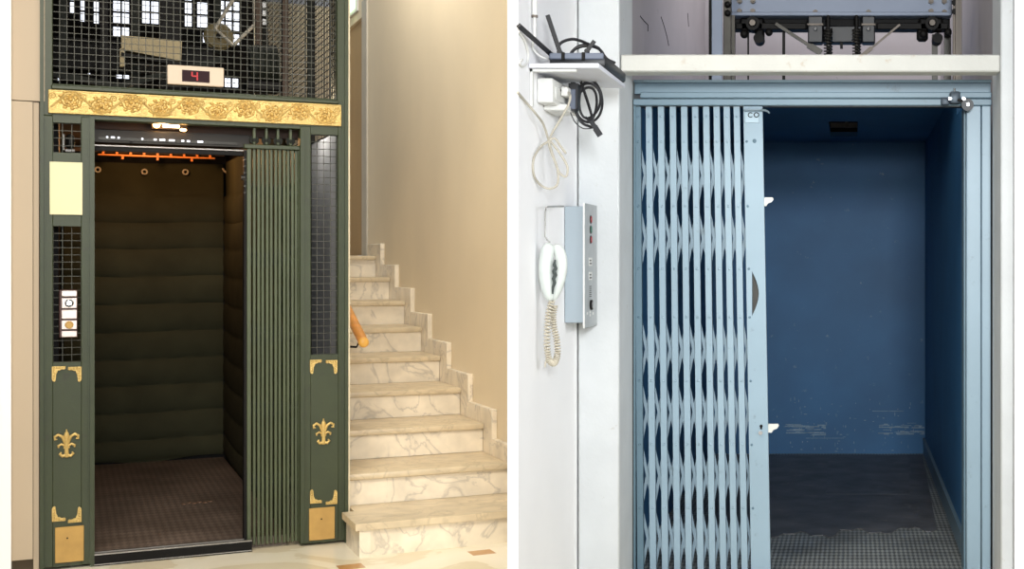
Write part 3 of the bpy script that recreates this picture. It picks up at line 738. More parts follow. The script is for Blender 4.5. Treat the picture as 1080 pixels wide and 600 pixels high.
# ---- door switch with roller
t = Thing('door_switch', 'black roller switch with bolts at the corner of the blue door frame', 'switch', (Rx(1008, YG), YG, Rz(110, YG)))
yy = YG-.045
b = MB(); b.box(Rx(1002, yy), Rx(1013, yy), yy, YG, Rz(109, yy), Rz(96, yy), .008, 2); b.box(Rx(993, yy), Rx(1002, yy), yy+.02, YG, Rz(110, yy), Rz(102, yy), .006, 2); t.part('body', b, mat('grey_black_casting', (66,76,86), .45, metal=.3, var=.1))
b = MB(); b.cyl((Rx(1007, yy), yy+.02, Rz(96, yy)), (Rx(1007, yy), yy+.02, Rz(92.5, yy)), .005, seg=8); t.part('plunger', b, ALU)
b = MB(); b.obox((Rx(1010, yy), yy-.006, Rz(105, yy)), (Rx(1020, yy), yy-.006, Rz(110, yy)), .012, .012, (0,1,0)); t.part('arm', b, BLACK)
b = MB(); cx, cz = R(1020.2, 111, yy); b.cyl((cx, yy-.02, cz), (cx, yy+.004, cz), .026, seg=26); t.part('roller', b, ROUT)
b = MB()
for (x, y) in ((1001.5, 104.7), (1016, 104.8), (1020.5, 110.8)): qx, qz = R(x, y, yy); b.cyl((qx, yy-.026, qz), (qx, yy-.004, qz), .007, seg=8)
t.part('bolt', b, ALU)

# ---- blue folding gate
YB = YG+.035
fg = Thing('blue_folding_gate', 'pale blue collapsible lattice gate pulled half across the blue lift', 'gate', (Rx(670, YB), YB, 0))
tops = [672.6, 684.4, 697.2, 709.6, 721.6, 733.2, 744.8, 755.8, 766.4, 777.0]
bots = [675.6, 688.9, 701.6, 714.4, 726.6, 739.0, 751.4, 763.0, 774.4, 785.4]
zt_, zb_ = Rz(112.5, YB), .10
yrow = [123, 149.5, 217.5, 283.5, 334.5, 401.5, 468.6, 535.5, 602.5]
def bx(i, y):
    return Rx(tops[i] + (bots[i]-tops[i])*(y-112)/(600-112), YB) if i < 10 else Rx(788.5 + 8.8*(y-112)/488, YB)
def barx(i, z): return bx(i, PY + (EYE-z)*F/YB)
for i in range(10):
    b = MB(); w = .0132
    b.obox((barx(i, zb_), YB, zb_), (barx(i, zt_), YB, zt_), w*2, .010, (0,1,0))
    for sgn in (-1, 1): b.obox((barx(i, zb_)+sgn*(w-.0015), YB+.012, zb_), (barx(i, zt_)+sgn*(w-.0015), YB+.012, zt_), .003, .020, (0,1,0))
    for y in yrow:
        z = Rz(y, YB); b.sph((barx(i, z), YB-.005, z), .0058, 10, (1,.55,1))
    fg.part('bar', b, BLUED if i == 0 else BLUEG)
for r0, r1 in ((1,2),(2,3),(4,5),(5,6),(6,7),(7,8)):
    za, zb = Rz(yrow[r0], YB), Rz(yrow[r1], YB)
    for i in range(10):
        b = MB(); 
        b.obox((barx(i, za), YB+.034, za), (barx(i+1, zb), YB+.034, zb), .013, .004, (0,1,0))
        b.obox((barx(i+1, za), YB+.041, za), (barx(i, zb), YB+.041, zb), .013, .004, (0,1,0))
        fg.part('strap_pair', b, BLUEG)
# lead post with a half-moon finger hole
zh1, zh0 = Rz(286, YB), Rz(333, YB)
def post(z): 
    y = PY+(EYE-z)*F/YB; t = (y-112)/488
    return Rx(784.2+8.2*t, YB), Rx(804.2+8.6*t, YB)
b = MB()
def quad(za, zc, fl, fr_):
    b.prism([(fl(za), za), (fr_(za), za), (fr_(zc), zc), (fl(zc), zc)], YB-.012, YB+.022)
quad(zb_, zh0, lambda z: post(z)[0], lambda z: post(z)[1]); quad(zh1, zt_, lambda z: post(z)[0], lambda z: post(z)[1])
hx = Rx(793.4, YB)
quad(zh0, zh1, lambda z: post(z)[0], lambda z: hx)
arc = [(Rx(793.4, YB)+.029*math.sin(PI*k/14), zh0+(zh1-zh0)*k/14) for k in range(15)]
b.prism(arc + [(post(zh1)[1], zh1), (post(zh0)[1], zh0)], YB-.012, YB+.022)
pst = fg.part('lead_post', b, BLUEG)
b = MB(); b.box(hx-.004, hx+.04, YB+.022, YB+.04, zh0, zh1); fg.part('finger_pocket', b, STEELD, pst, label='dark half-moon finger hole')
b = MB()
for y in (149.5, 217.5, 283.5, 334.5, 401.5, 468.6, 535.5): z = Rz(y, YB); b.sph((post(z)[0]+.012, YB-.012, z), .0058, 10, (1,.5,1))
qx, qz = R(796, 149, YB); b.sph((qx, YB-.013, qz), .009, 10, (1,.5,1))
fg.part('rivet', b, BLUED, pst)
p0, p1 = R(786, 130, YB), R(800.8, 118.4, YB)
b = MB(); b.box(p0[0], p1[0], YB-.018, YB-.011, p0[1], p1[1], .002); pl = fg.part('name_plate', b, mat('plate_blue', (176,198,210), .5), pst)
# raised lettering
cv = bpy.data.curves.new('letters', 'FONT'); cv.body = 'CO'; cv.size = .031; cv.extrude = .0012; cv.align_x = 'CENTER'; cv.align_y = 'CENTER'; cv.offset = .0004; cv.space_character = 1.25
to = bpy.data.objects.new('letters', cv); C.objects.link(to)
bpy.context.view_layer.update()
me = bpy.data.meshes.new_from_object(to.evaluated_get(bpy.context.evaluated_depsgraph_get()))
bpy.data.objects.remove(to)
tx, tz = R(795, 122, YB)
me.transform(Matrix.Translation((tx-fg.loc[0], YB-.0195-fg.loc[1], tz-fg.loc[2])) @ Matrix.Rotation(PI/2, 4, 'X'))
me.materials.clear(); me.materials.append(BLACK)
o = bpy.data.objects.new('lettering', me); C.objects.link(o); o.parent = pl
b = MB(); z = Rz(116.2, YB); b.box(Rx(785, YB), Rx(803, YB), YB-.032, YB-.010, z-.006, z+.003, .002)
pts = [(Rx(803, YB), YB-.022, z-.002), (Rx(807, YB), YB-.022, z-.003), (Rx(810, YB), YB-.022, z-.008), (Rx(812, YB), YB-.022, z-.016)]
b.tube(pts, [.006,.006,.005,.004], 8); fg.part('bent_hook', b, mat('grey_hook_metal', (120,136,144), .45, metal=.3), pst)
for (px_, py_) in ((805.5, 212), (811.3, 451)):
    qx, qz = R(px_, py_, YB); b = MB()
    b.prism([(qx-.012, qz+.016), (qx+.038, qz+.016), (qx+.042, qz+.008), (qx+.034, qz-.004), (qx+.018, qz-.010), (qx+.010, qz-.022), (qx-.012, qz-.020)], YB+.0, YB+.014); fg.part('catch', b, HOOKW, pst, label='off white hooked catch')
kx, kz = R(803, 449, YB)
b = MB(); b.cyl((kx, YB-.0135, kz), (kx, YB-.010, kz), .0068, seg=14); b.box(kx-.004, kx+.004, YB-.0135, YB-.010, kz-.014, kz); fg.part('keyhole', b, DARKHOLE, pst)
b = MB(); b.cyl((kx-.002, YB-.026, kz-.028), (kx-.002, YB-.010, kz-.028), .009, seg=14); fg.part('lock_knob', b, ALU, pst)
b = MB(); b.box(Rx(669, YB), Rx(1018, YB), YB-.008, YB+.06, Rz(112.6, YB), Rz(110.2, YB)); fg.part('top_track', b, STEELD)

# ---- blue lift car
YC, YK = 6.28, 9.80; ZC = .10; ZTOP = Rz(149.6, YK)
xR = Rx(975.6, YK); xLf = -.985
bc = Thing('blue_lift_car', 'empty blue painted lift car with scuffed walls behind the folding gate', 'lift car', (xLf, YC, 0))
b = MB(); b.box(xLf, xR, YK, YK+.03, 0, ZTOP+.03); b.mi = 1; random.seed(3)      # wall with its scraped marks
def scrape(px_, py_, w, h):
    X0, Z0 = R(px_, py_, YK); X1 = min(xR-.004, X0+w*YK/F)
    if X1 > X0: b.box(X0, X1, YK-.0006-random.random()*.0012, YK+.001, Z0-h*YK/F/2, Z0+h*YK/F/2)
for xa_, xb_ in ((826, 871), (926, 976)):
    for k in range(46):
        x = random.uniform(xa_, xb_); scrape(x, random.choice((random.gauss(449.5, 1.0), random.gauss(456.3, .9), random.uniform(446, 459))), min(xb_-x, abs(random.gauss(0, 9))+1), random.uniform(.3, 1.3))
for k in range(90):
    w, h = random.uniform(.4, 3), random.uniform(.3, .8)
    if random.random() < .5: w, h = random.uniform(.3, .7), random.uniform(1, 4)
    scrape(random.uniform(816, 974), random.uniform(420, 476), w, h)
scrape(920, 433.5, 33, .5); scrape(850, 462, 40, .4)
bw = bc.part('back_wall', b, BLUEW); bw.data.materials.append(mat('scraped_paint', (120,146,166), .6, var=.3, scale=30))
b = MB(); b.box(xR, xR+.03, YC-.08, 6.82, 0, 2.17); b.box(xR, xR+.03, 6.82, YK+.03, 0, ZTOP+.03); rw = bc.part('side_wall', b, BLUEW)
b = MB(); b.box(xLf-.03, xLf, YC-.08, 6.82, 0, 2.17); b.box(xLf-.03, xLf, 6.82, YK+.03, 0, ZTOP+.03); bc.part('side_wall', b, BLUEW)
b = MB(); b.box(xR-.012, xR+.001, YC-.08, YK, ZC, ZC+.10); b.box(xR-.018, xR+.001, YC-.08, YK, ZC+.10, ZC+.112); bc.part('kick_rail', b, BLUEF, rw)
ya, yb2 = (ZTOP-EYE)*F/(PY-128.2), (ZTOP-EYE)*F/(PY-143.8)
ha, hb = Rx(875, (ya+yb2)/2), Rx(904.6, (ya+yb2)/2)
b = MB(); yc0 = 6.82
b.box(xLf, ha, yc0, YK, ZTOP, ZTOP+.03); b.box(hb, xR, yc0, YK, ZTOP, ZTOP+.03); b.box(ha, hb, yc0, ya, ZTOP, ZTOP+.03); b.box(ha, hb, yb2, YK, ZTOP, ZTOP+.03)
cl = bc.part('ceiling_panel', b, BLUEW)
b = MB(); b.box(ha-.01, hb+.01, ya-.01, yb2+.01, ZTOP+.16, ZTOP+.17); b.box(ha-.012, ha, ya, yb2, ZTOP+.03, ZTOP+.17); b.box(hb, hb+.012, ya, yb2, ZTOP+.03, ZTOP+.17); b.box(ha, hb, ya-.012, ya, ZTOP+.03, ZTOP+.17); b.box(ha, hb, yb2, yb2+.012, ZTOP+.03, ZTOP+.17)
bc.part('hatch_recess', b, DARKHOLE, cl, label='dark square opening in the car ceiling')
b = MB(); b.cyl(((ha+hb)/2+.02, (ya+yb2)/2+.1, ZTOP+.02), ((ha+hb)/2+.02, (ya+yb2)/2+.1, ZTOP+.16), .01, seg=8); bc.part('hatch_stud', b, STEELB, cl); b = MB(); b.box(ha, hb, yb2-.12, yb2-.09, ZTOP+.05, ZTOP+.08); bc.part('hatch_fitting', b, STEELB, cl)
b = MB(); b.box(xLf, xR, YG+.072, YK, 0, ZC); bc.part('floor_plate', b, RFLOOR, label='grey chequered steel floor')
# rubber mats
def flat(px, py): Y = (EYE-ZC)*F/(py-PY); return Rx(px, Y), Y
def mat_piece(pts, lab, dz):
    P = [flat(*p) for p in pts]; b = MB(); b.prism(P, ZC, ZC+dz, 'z')
    cx = sum(p[0] for p in P)/len(P); cy = sum(p[1] for p in P)/len(P)
    solo('rubber_mat', b, RUBBER, (cx, cy, ZC), 0, lab, 'mat', 'rubber mats on the lift floor')
fl_ = lambda x: 564 + 2.2*math.sin(x*.11) + 1.5*math.sin(x*.31) - (3.5 if x > 880 else 0) - (2 if x > 950 else 0)
front = [(x, fl_(x)) for x in range(742, 991, 6)]
mat_piece(front + [(973, 480), (762, 480)], 'wide black rubber mat with ragged front edge covering most of the lift floor', .004)
mat_piece([(870.6, 521.8), (959.5, 521.8), (957.8, 481), (873.8, 481)], 'square black rubber mat lying on the wide mat at the middle of the back wall', .0048)
mat_piece([(961, 499), (977, 499), (972.5, 481), (959.2, 481)], 'small black rubber mat lying in the corner by the blue side wall', .0046)

# ---- car sling and machinery over the door
YM = 6.95
def rbox(m, x0, x1, y0, y1, Ya, th, bev=.004): m.box(Rx(x0, Ya), Rx(x1, Ya), Ya, Ya+th, Rz(y1, Ya), Rz(y0, Ya), bev)
sg = Thing('car_sling', 'blue grey steel crosshead girder with black guide shoes and springs over the lift door', 'girder', (Rx(770, YM), YM, Rz(55, YM)))
b = MB(); rbox(b, 771, 1004, -34, 14.5, YM, .02); rbox(b, 771, 1004, 12.5, 16.5, YM-.05, .10); gd = sg.part('girder', b, BLUES)
for (x, y) in ((780, 1), (794, 1), (780, 12), (794, 12), (860, 13.2), (916, 13.2), (982, 1.5), (996, 1.5), (982, 12), (996, 13)):
    qx, qz = R(x, y, YM-.01); b = MB(); b.cyl((qx, YM-.02, qz), (qx, YM, qz), .014, seg=6); b.cyl((qx, YM-.028, qz), (qx, YM-.02, qz), .008, seg=10); sg.part('bolt', b, STEELB, gd)
b = MB(); rbox(b, 772, 1002, 16, 31, YM+.06, .10); rbox(b, 776, 850, 24, 31, YM+.0, .08); rbox(b, 925, 1000, 24, 31, YM+.0, .08); sg.part('lower_beam', b, BLACK)
for cx in (794, 983):
    b = MB(); qx, qz = R(cx, 25, YM-.04); b.cyl((qx, YM-.06, qz), (qx, YM+.05, qz), .034, seg=22); b.sph((qx, YM-.06, qz), .02, 12, (1,.6,1))
    rbox(b, cx-14, cx+12, 18, 33, YM-.0, .06, .012)
    b.cyl((*[R(cx+6, 40, YM)[0], YM-.0], R(cx+6, 40, YM)[1]), (R(cx+6, 40, YM)[0], YM+.1, R(cx+6, 40, YM)[1]), .026, seg=18)
    rbox(b, cx+2 if cx < 900 else cx-16, cx+12 if cx < 900 else cx-4, 30, 43, YM+.005, .05, .012)
    b.sph((R(cx-9, 36, YM)[0], YM, R(cx-9, 36, YM)[1]), .022, 10); b.sph((R(cx+17, 34, YM)[0], YM, R(cx+17, 34, YM)[1]), .02, 10)
    sg.part('guide_shoe', b, BLACK)
    b = MB(); b.cyl((qx, YM-.075, qz), (qx, YM-.062, qz), .015, seg=12); sg.part('shoe_axle', b, STEELB)
for (x0, x1) in ((852, 868), (909, 923)):
    b = MB(); rbox(b, x0, x1, 16.5, 45 if 1 else 40, YM-.05, .09, .006); pb = sg.part('spring_bracket', b, ROUT)
    b = MB(); rbox(b, x0-.5, x1+.5, 24.5, 26.8, YM-.058, .02, .002); sg.part('bracket_lip', b, STEELB, pb)
    b = MB(); qx, qz = R((x0+x1)/2, 30.5, YM-.056); b.sph((qx, YM-.054, qz), .011, 8); sg.part('nut', b, ALU, pb)
b = MB(); rbox(b, 868, 909, 27, 45, YM-.0, .08, .006); sg.part('cross_block', b, ROUT)
for cx in (873.5, 903.5):
    b = MB(); qx = Rx(cx, YM-.04); b.cyl((qx, YM-.04, Rz(16, YM-.04)), (qx, YM-.04, Rz(66, YM-.04)), .010, seg=10); rod = sg.part('spring_rod', b, BLACK)
    pts = []; zA, zB = Rz(30, YM-.04), Rz(62, YM-.04)
    for k in range(150): th = k/149*10*2*PI; pts.append((qx+.019*math.cos(th), YM-.04+.019*math.sin(th), zA+(zB-zA)*k/149))
    b = MB(); b.tube(pts, .0042, 6); sg.part('coil_spring', b, STEELD, rod)
for (x0, y0, x1, y1, w) in ((818, 25, 866, 56, .016), (949, 26, 908, 60, .010)):
    a, c = R(x0, y0, YM-.01), R(x1, y1, YM-.01); b = MB(); b.obox((a[0], YM-.01, a[1]), (c[0], YM-.01, c[1]), w, w, (0,1,0)); b.obox((a[0]+(c[0]-a[0])*.72, YM-.012, a[1]+(c[1]-a[1])*.72), (c[0], YM-.012, c[1]), w*2, w*1.3, (0,1,0)); sg.part('tie_rod', b, STEELD if x0 < 900 else STEELB)
for x, w in ((826.5, 3), (789, 1.6), (858, 1.2)):
    b = MB(); rbox(b, x-w/2, x+w/2, 28, 88 if x < 850 else 48, YM+.02, .02, 0); sg.part('hanger_rod', b, BLACK)
b = MB(); rbox(b, 886, 889, 45, 51, YM, .02, .0); sg.part('stop_pin', b, BLACK)
GY = 6.75
t = Thing('guide_rail', 'blue grey guide rail beside cracked shaft plaster above the gate', 'rail', (Rx(755, GY), GY, 2.2))
b = MB(); rbox(b, 750.5, 762, -60, 95, GY, .012, .002); rbox(b, 755, 758, -60, 95, GY+.012, .06, 0); t.part('rail', b, BLUES)
b = MB(); rbox(b, 747.5, 750.5, -60, 95, GY+.01, .05, 0); t.part('backing_strip', b, DARKHOLE)
t = Thing('rail_bracket_column', 'dark steel column with bolts between the pale guide rail and the girder', 'column', (Rx(766, GY), GY, 2.2))
b = MB(); rbox(b, 763, 771, -60, 95, GY+.03, .04, .002); rbox(b, 771, 775, 16, 94, GY+.05, .04, 0); t.part('column', b, STEELD)
for y in (4, 13): 
    b = MB(); qx, qz = R(767, y, GY); b.sph((qx, GY+.02, qz), .016, 10); t.part('bolt', b, BLACK)
t = Thing('guide_rail', 'brown grey steel guide rail at the end of the girder by the pale mauve plaster', 'rail', (Rx(1008, GY), GY, 2.2))
b = MB(); rbox(b, 1005, 1014.5, -60, 95, GY, .012, .002); rbox(b, 1008, 1010, -60, 95, GY-.04, .05, 0); t.part('rail', b, STEELB)
for y in (3, 6.5+6):
    b = MB(); qx, qz = R(1006.5, y, GY); b.cyl((qx, GY-.02, qz), (qx, GY, qz), .014, seg=6); t.part('bolt', b, BLACK)
b = MB(); rbox(b, 983, 989, 36, 94, GY+.3, .03, 0); rbox(b, 996, 1003, 30, 94, GY+.3, .04, 0); t.part('chain_post', b, STEELD)
# cracks in the plaster: dark slender grooves on the shaft wall
b = MB()
for pts in ([(675, 17), (679, 22), (683, 26), (683, 33)], [(697, 18), (700, 27), (703, 38), (705, 48)], [(725, 14), (726, 28)]):
    P = [P3(x, y, 1.0605*F/(PX-x)) for x, y in pts]; b.tube(P, .0035, 5)
solo('plaster_crack', b, DARKHOLE, P3(697, 30, 1.0605*F/(PX-697)), 0, 'dark cracks in the mauve plaster beside the guide rail', 'crack')['kind'] = 'structure'

def PW(px, py, Y, gap=.009):
    """as P3, but never inside the white side wall"""
    return P3(px, py, min(Y, -(XW+gap)*F/(PX-px)))
# ---- wall shelf with router
XS0, XS1 = XW+.006, -.876; YS0, YS1 = 4.80, 5.36; ZS = Rz(71.5, 4.80)
sh = Thing('wall_shelf', 'small white wall shelf on brackets holding a router above the socket box', 'shelf', (XS0, YS0, ZS))
b = MB(); b.box(XS0, XS1, YS0, YS1, ZS, ZS+.016, .002); sh.part('board', b, SHELFW)
for y in (YS0+.02, YS1-.06):
    b = MB(); b.box(XS0, XS0+.008, y, y+.022, ZS-.13, ZS-.001); b.box(XS0, XS0+.16, y, y+.022, ZS-.010, ZS-.001)
    sh.part('bracket', b, PLAST)
ZR = ZS+.017
rt = Thing('wifi_router', 'black router with raised antennas lying on the small wall shelf', 'router', (-.98, 4.86, ZR))
rx0, rx1 = Rx(578, 4.88), XS1+.006
b = MB(); b.box(rx0, rx1, 4.90, 5.34, ZR, ZR+.042, .010, 2); rb = rt.part('case', b, ROUT)
b = MB(); b.box(rx0+.002, rx1-.006, 4.886, 4.902, ZR+.026, ZR+.048, .003)
rt.part('port_strip', b, ROUTF, rb, label='slate coloured strip of ports')
for k in (.26, .62): x = rx0+(rx1-rx0)*k; b = MB(); b.box(x-.006, x+.006, 4.882, 4.889, ZR+.022, ZR+.050, .002); rt.part('port', b, BLACK, rb)
def rant(pts, Y, w, th):
    b = MB()
    P = [(R(x, y, Y)[0], Y, R(x, y, Y)[1]) for x, y in pts]
    b.obox(P[0], P[1], w, th, (0,1,0)); b.cyl((P[0][0], Y-.012, P[0][2]), (P[0][0], Y+.012, P[0][2]), w*.6, seg=12)
    rt.part('antenna', b, ROUT)
rant([(590.5, 55), (577.5, 16)], 4.90, .015, .010)
b = MB(); p_, q_ = P3(582, 58, 4.93), P3(547, 27, 4.60); b.obox(p_, q_, .016, .010, (0,1,0)); b.cyl((p_[0], p_[1]-.01, p_[2]), (p_[0], p_[1]+.01, p_[2]), .010, seg=12); rt.part('antenna', b, ROUT)
rant([(619, 54), (627, 43)], 5.0, .013, .010)

def smooth(pts, n=8):
    """Catmull-Rom through points"""
    out = []; Q = [Vector(p) for p in pts]
    for i in range(len(Q)-1):
        a, b_, c, d = Q[max(i-1,0)], Q[i], Q[i+1], Q[min(i+2,len(Q)-1)]
        for k in range(n):
            t = k/n
            out.append(.5*((2*b_)+(c-a)*t+(2*a-5*b_+4*c-d)*t*t+(3*b_-a-3*c+d)*t**3))
    out.append(Q[-1]); return out
def cable(name, pts, r, m_, lab, Y=None):
    P = [PW(p[0], p[1], p[2] if len(p) > 2 else Y) for p in pts]
    b = MB(); b.tube(smooth(P), r, 8); return solo(name, b, m_, P[0], 0, lab, 'cable')
# black cable coiled on the router
pts = []
for k in range(25):
    th = k/24*2*2*PI + .6
    pts.append((619+ (15+k*.12)*math.cos(th), 56.5 - 9.5*math.sin(th)+ .1*k, 5.06+.05*math.sin(th*.5)+.004*k))
cable('coiled_cable', [(588, 52, 4.97), (592, 45, 4.98), (602, 41.5, 5.0), (612, 43, 5.02)] + pts + [(640, 62, 5.15), (648, 66, 5.25)], .0055, CABB, 'black cable coiled on top of the router on the shelf')
# white conduit and loops at the wall
xq = XW+.016
def Wp(y_depth, py): return (xq, y_depth, Rz(py, y_depth))
b = MB(); yq = xq*F/(564-PX); b.cyl((xq, yq, Rz(16, yq)), (xq, yq, TOPZ-.01), .0085, seg=12); t = Thing('conduit_pipe', 'thin white conduit pipe running down the wall above the shelf', 'pipe', (xq, yq, Rz(16, yq))); t.part('pipe', b, PLAST)
b = MB(); b.cyl((xq, yq, Rz(18.5, yq)), (xq, yq, Rz(16, yq)), .011, seg=12); t.part('collar', b, STEELB)
b = MB(); b.cyl((xq, yq, Rz(40, yq)), (xq, yq, Rz(18, yq)), .0055, seg=10); t.part('thin_end', b, PLAST)
cable('white_cable', [(546.8, 33, 4.68), (553, 42, 4.72), (557, 56, 4.78), (556, 66, 4.78), (551, 70, 4.74), (548, 66, 4.71), (551, 63, 4.73)], .0042, PLAST, 'white cable curving down the wall to the near end of the shelf')
cable('white_cable', [(563.5, 40, 4.86), (562, 50, 4.85), (568, 58, 4.87), (576, 62, 4.90), (584, 63, 4.95), (592, 64.5, 4.99)], .0038, PLAST, 'white cable looping from the conduit onto the shelf behind the antenna')

# ---- socket box under the shelf
Ya = XW*F/(565-PX); Yb = Ya+.30
bx0, bx1 = XW+.005, Rx(583, Ya)
sk = Thing('socket_box', 'white socket box on the wall directly beneath the shelf', 'socket box', (bx0, Ya, Rz(112, Ya)))
b = MB(); b.box(bx0, bx1, Ya, Yb, Rz(108, Ya), Rz(82, Ya), .006, 2); sb_ = sk.part('box', b, PLAST)
b = MB(); b.box(bx0, bx1+.03, Ya+.10, Yb, Rz(113, Ya), Rz(106, Ya), .004); sk.part('base', b, PLAST)
b = MB(); b.box(bx1, bx1+.006, Ya+.03, Yb-.03, Rz(104, Ya), Rz(90, Ya), .003); sk.part('socket_plate', b, PLAST, sb_)
yq2 = Ya+.10
ad = Thing('plug_adapter', 'white plug adapter with round pin holes pushed into the socket box', 'adapter', (bx1, yq2, Rz(101, yq2)))
ax0, ax1 = bx1+.007, Rx(599, yq2)
b = MB(); b.box(ax0, ax1, yq2, yq2+.06, Rz(101.5, yq2), Rz(91, yq2), .007, 2); bd = ad.part('body', b, PLAST)
b = MB()
for x in (587.5, 590.5): qx, qz = R(x, 95.5, yq2); b.cyl((qx, yq2-.001, qz), (qx, yq2+.004, qz), .0038, seg=10)
ad.part('pin_hole', b, BLACK, bd)
pa = Thing('power_adapter', 'black power adapter hanging under the shelf beside the white plug', 'adapter', (Rx(605, 5.1), 5.1, Rz(117, 5.1)))
pd = 5.10
b = MB(); b.prism([R(599.5, 87.5, pd), (R(609.5, 88, pd)), R(609, 113, pd), R(605.5, 117.5, pd), R(600, 116, pd)], pd, pd+.05); bd = pa.part('body', b, ROUT)
b = MB(); b.box(Rx(600.5, pd), Rx(607, pd), pd-.004, pd+.02, Rz(115, pd), Rz(94, pd), .003); pa.part('face', b, ROUTF, bd)
b = MB(); b.box(Rx(601, pd), Rx(606, pd), pd+.01, pd+.04, Rz(88.5, pd), Rz(86, pd)+.0, .002); pa.part('neck', b, ROUT, bd)
# hanging black coil
pts = []
for k in range(37):
    th = k/36*3*2*PI + 1.2
    pts.append((621.5+(12.5+3.0*math.sin(k*.33))*math.cos(th)-.05*k, 108+(20+4*math.sin(k*.33+1))*math.sin(th)+1.5*math.sin(k*.5), 5.16+.02*math.sin(th)+.0015*k))
cable('hanging_cable_coil', [(612, 84.5, 5.18)] + pts + [(618, 124, 5.17), (625, 130, 5.16), (630, 134, 5.16)], .0050, CABB, 'black cable hanging in long loops below the shelf')
cable('thin_black_wire', [(613, 85, 5.14), (617, 96, 5.14), (621, 108, 5.15), (625, 122, 5.15)], .0020, CABB, 'thin black wire hanging straight through the cable loops')
cable('thin_black_wire', [(601, 117, 5.11), (606, 128, 5.12), (614, 135, 5.13), (622, 135.5, 5.14), (627, 134, 5.14)], .0022, CABB, 'thin black wire sagging from the power adapter to the connector')
a, c = P3(623.5, 128, 5.13), P3(633, 143, 5.13); m_ = (Vector(a)+Vector(c))/2
t = Thing('cable_connector', 'black connector at the loose end of the hanging cable', 'connector', c)
b = MB(); b.obox(a, m_, .016, .012, (0,1,0)); t.part('plug', b, ROUT)
b = MB(); b.obox(m_, c, .021, .014, (0,1,0)); t.part('grip', b, CABB)
# white flexes
cable('white_flex', [(599.5, 97, yq2+.03), (601.5, 101, 5.0), (600, 109, 5.0), (595, 119, 5.0), (588, 131, 5.0), (582, 141, 5.0), (579.5, 150, 5.0), (584, 166, 5.0), (590, 182, 5.0), (597, 186, 5.0), (598.5, 176, 5.0), (592, 164, 5.0), (583, 152, 5.0), (578, 147, 5.0)], .0042, CABW, 'off white flex hanging from the plug adapter and tied in a loop')
cable('white_flex', [(545.8, 97, 4.69), (555, 108, 4.74), (566, 121, 4.8), (573, 131, 4.9), (577, 143, 4.95), (578, 149, 4.97), (571, 154, 4.95), (563, 167, 4.92), (563, 184, 4.92), (570, 195, 4.93), (580, 199, 4.95), (588, 194, 4.97), (588, 178, 4.97), (582, 162, 4.97), (579, 150, 4.98), (585, 146, 4.99), (591, 154, 5.0), (597, 162, 5.0)], .0042, CABW, 'off white flex slanting from the wall edge into the larger loop')

# ---- intercom control box
YI0, YI1 = 5.40, 5.655; XI = Rx(616.5, YI0)
zi0, zi1 = Rz(340.5, YI0), Rz(217.5, YI0)
ic = Thing('intercom_box', 'grey sheet steel control box with coloured buttons mounted on the white wall', 'control box', (XW+.006, YI0, zi0))
b = MB(); b.box(XW+.005, XI-.003, YI0, YI1, zi0, zi1, .003); ic.part('case', b, GREYBOX)
b = MB(); b.box(XI-.003, XI+.002, YI0-.012, YI1, Rz(346, YI0), Rz(214, YI0), .001); fp = ic.part('face_plate', b, PANELG)
b = MB(); b.box(XI-.0035, XI+.003, YI0-.0145, YI0-.012, Rz(346, YI0), Rz(214, YI0)); ic.part('bright_edge', b, PLAST, fp)
ym = (YI0+YI1)/2
def onp(px, py): Y = (XI+.002)*F/(px-PX); return Y, Rz(py, Y)
for py_, m_ in ((231.5, REDB), (242.2, GREENBT), (252.7, REDB)):
    y, z = onp(622.8, py_); b = MB(); b.cyl((XI+.001, y, z), (XI+.008, y, z), .013, seg=18); k = ic.part('button', b, m_, fp)
    b = MB(); b.torus((XI+.003, y, z), .015, .0022, (1,0,0)); ic.part('button_ring', b, STEELD, fp)
for py_ in (276, 291):
    y, z = onp(622.5, py_); b = MB()
    b.box(XI+.001, XI+.0035, y-.032, y+.032, z-.016, z+.016); lb = ic.part('label_plate', b, PLAST, fp)
    b = MB(); b.box(XI+.003, XI+.0042, y-.022, y+.022, z-.010, z-.004); b.box(XI+.003, XI+.0042, y-.022, y+.012, z+.002, z+.008); ic.part('label_mark', b, STEELD, lb)
b = MB(); 
for k in range(6): y, z = onp(622.8, 302+k*2.1); b.box(XI+.001, XI+.003, y-.02, y+.02, z-.0018, z+.0018)
ic.part('speaker_slot', b, STEELD, fp)
y, z = onp(622.8, 321.5); b = MB(); b.cyl((XI+.001, y, z), (XI+.010, y, z), .020, seg=20); ks = ic.part('key_switch', b, BLACK, fp)
b = MB(); b.box(XI+.009, XI+.012, y-.003, y+.003, z-.012, z+.012); ic.part('key_slot', b, ALU, ks)
b = MB(); 
for k, (dx, dy) in enumerate(((-3, 0), (0, -1.5), (0, 1.8), (3, 0))): y, z = onp(622.4+dx, 330.5+dy); b.box(XI+.001, XI+.0026, y-.012, y+.012, z-.005, z+.005)
ic.part('key_mark', b, PLAST, fp)
# hook wire
YH = 4.92
cable('hook_wire', [(594.5, 217.5, 5.41), (585, 217.6, 5.2), (577.5, 218.3, YH), (575.3, 222, YH), (575, 234, YH), (574.8, 247, YH), (576.5, 252, YH), (580, 256, YH)], .0030, mat('grey_wire', (150,150,146), .4, metal=.4), 'bent grey wire hook reaching from the control box to the handset')
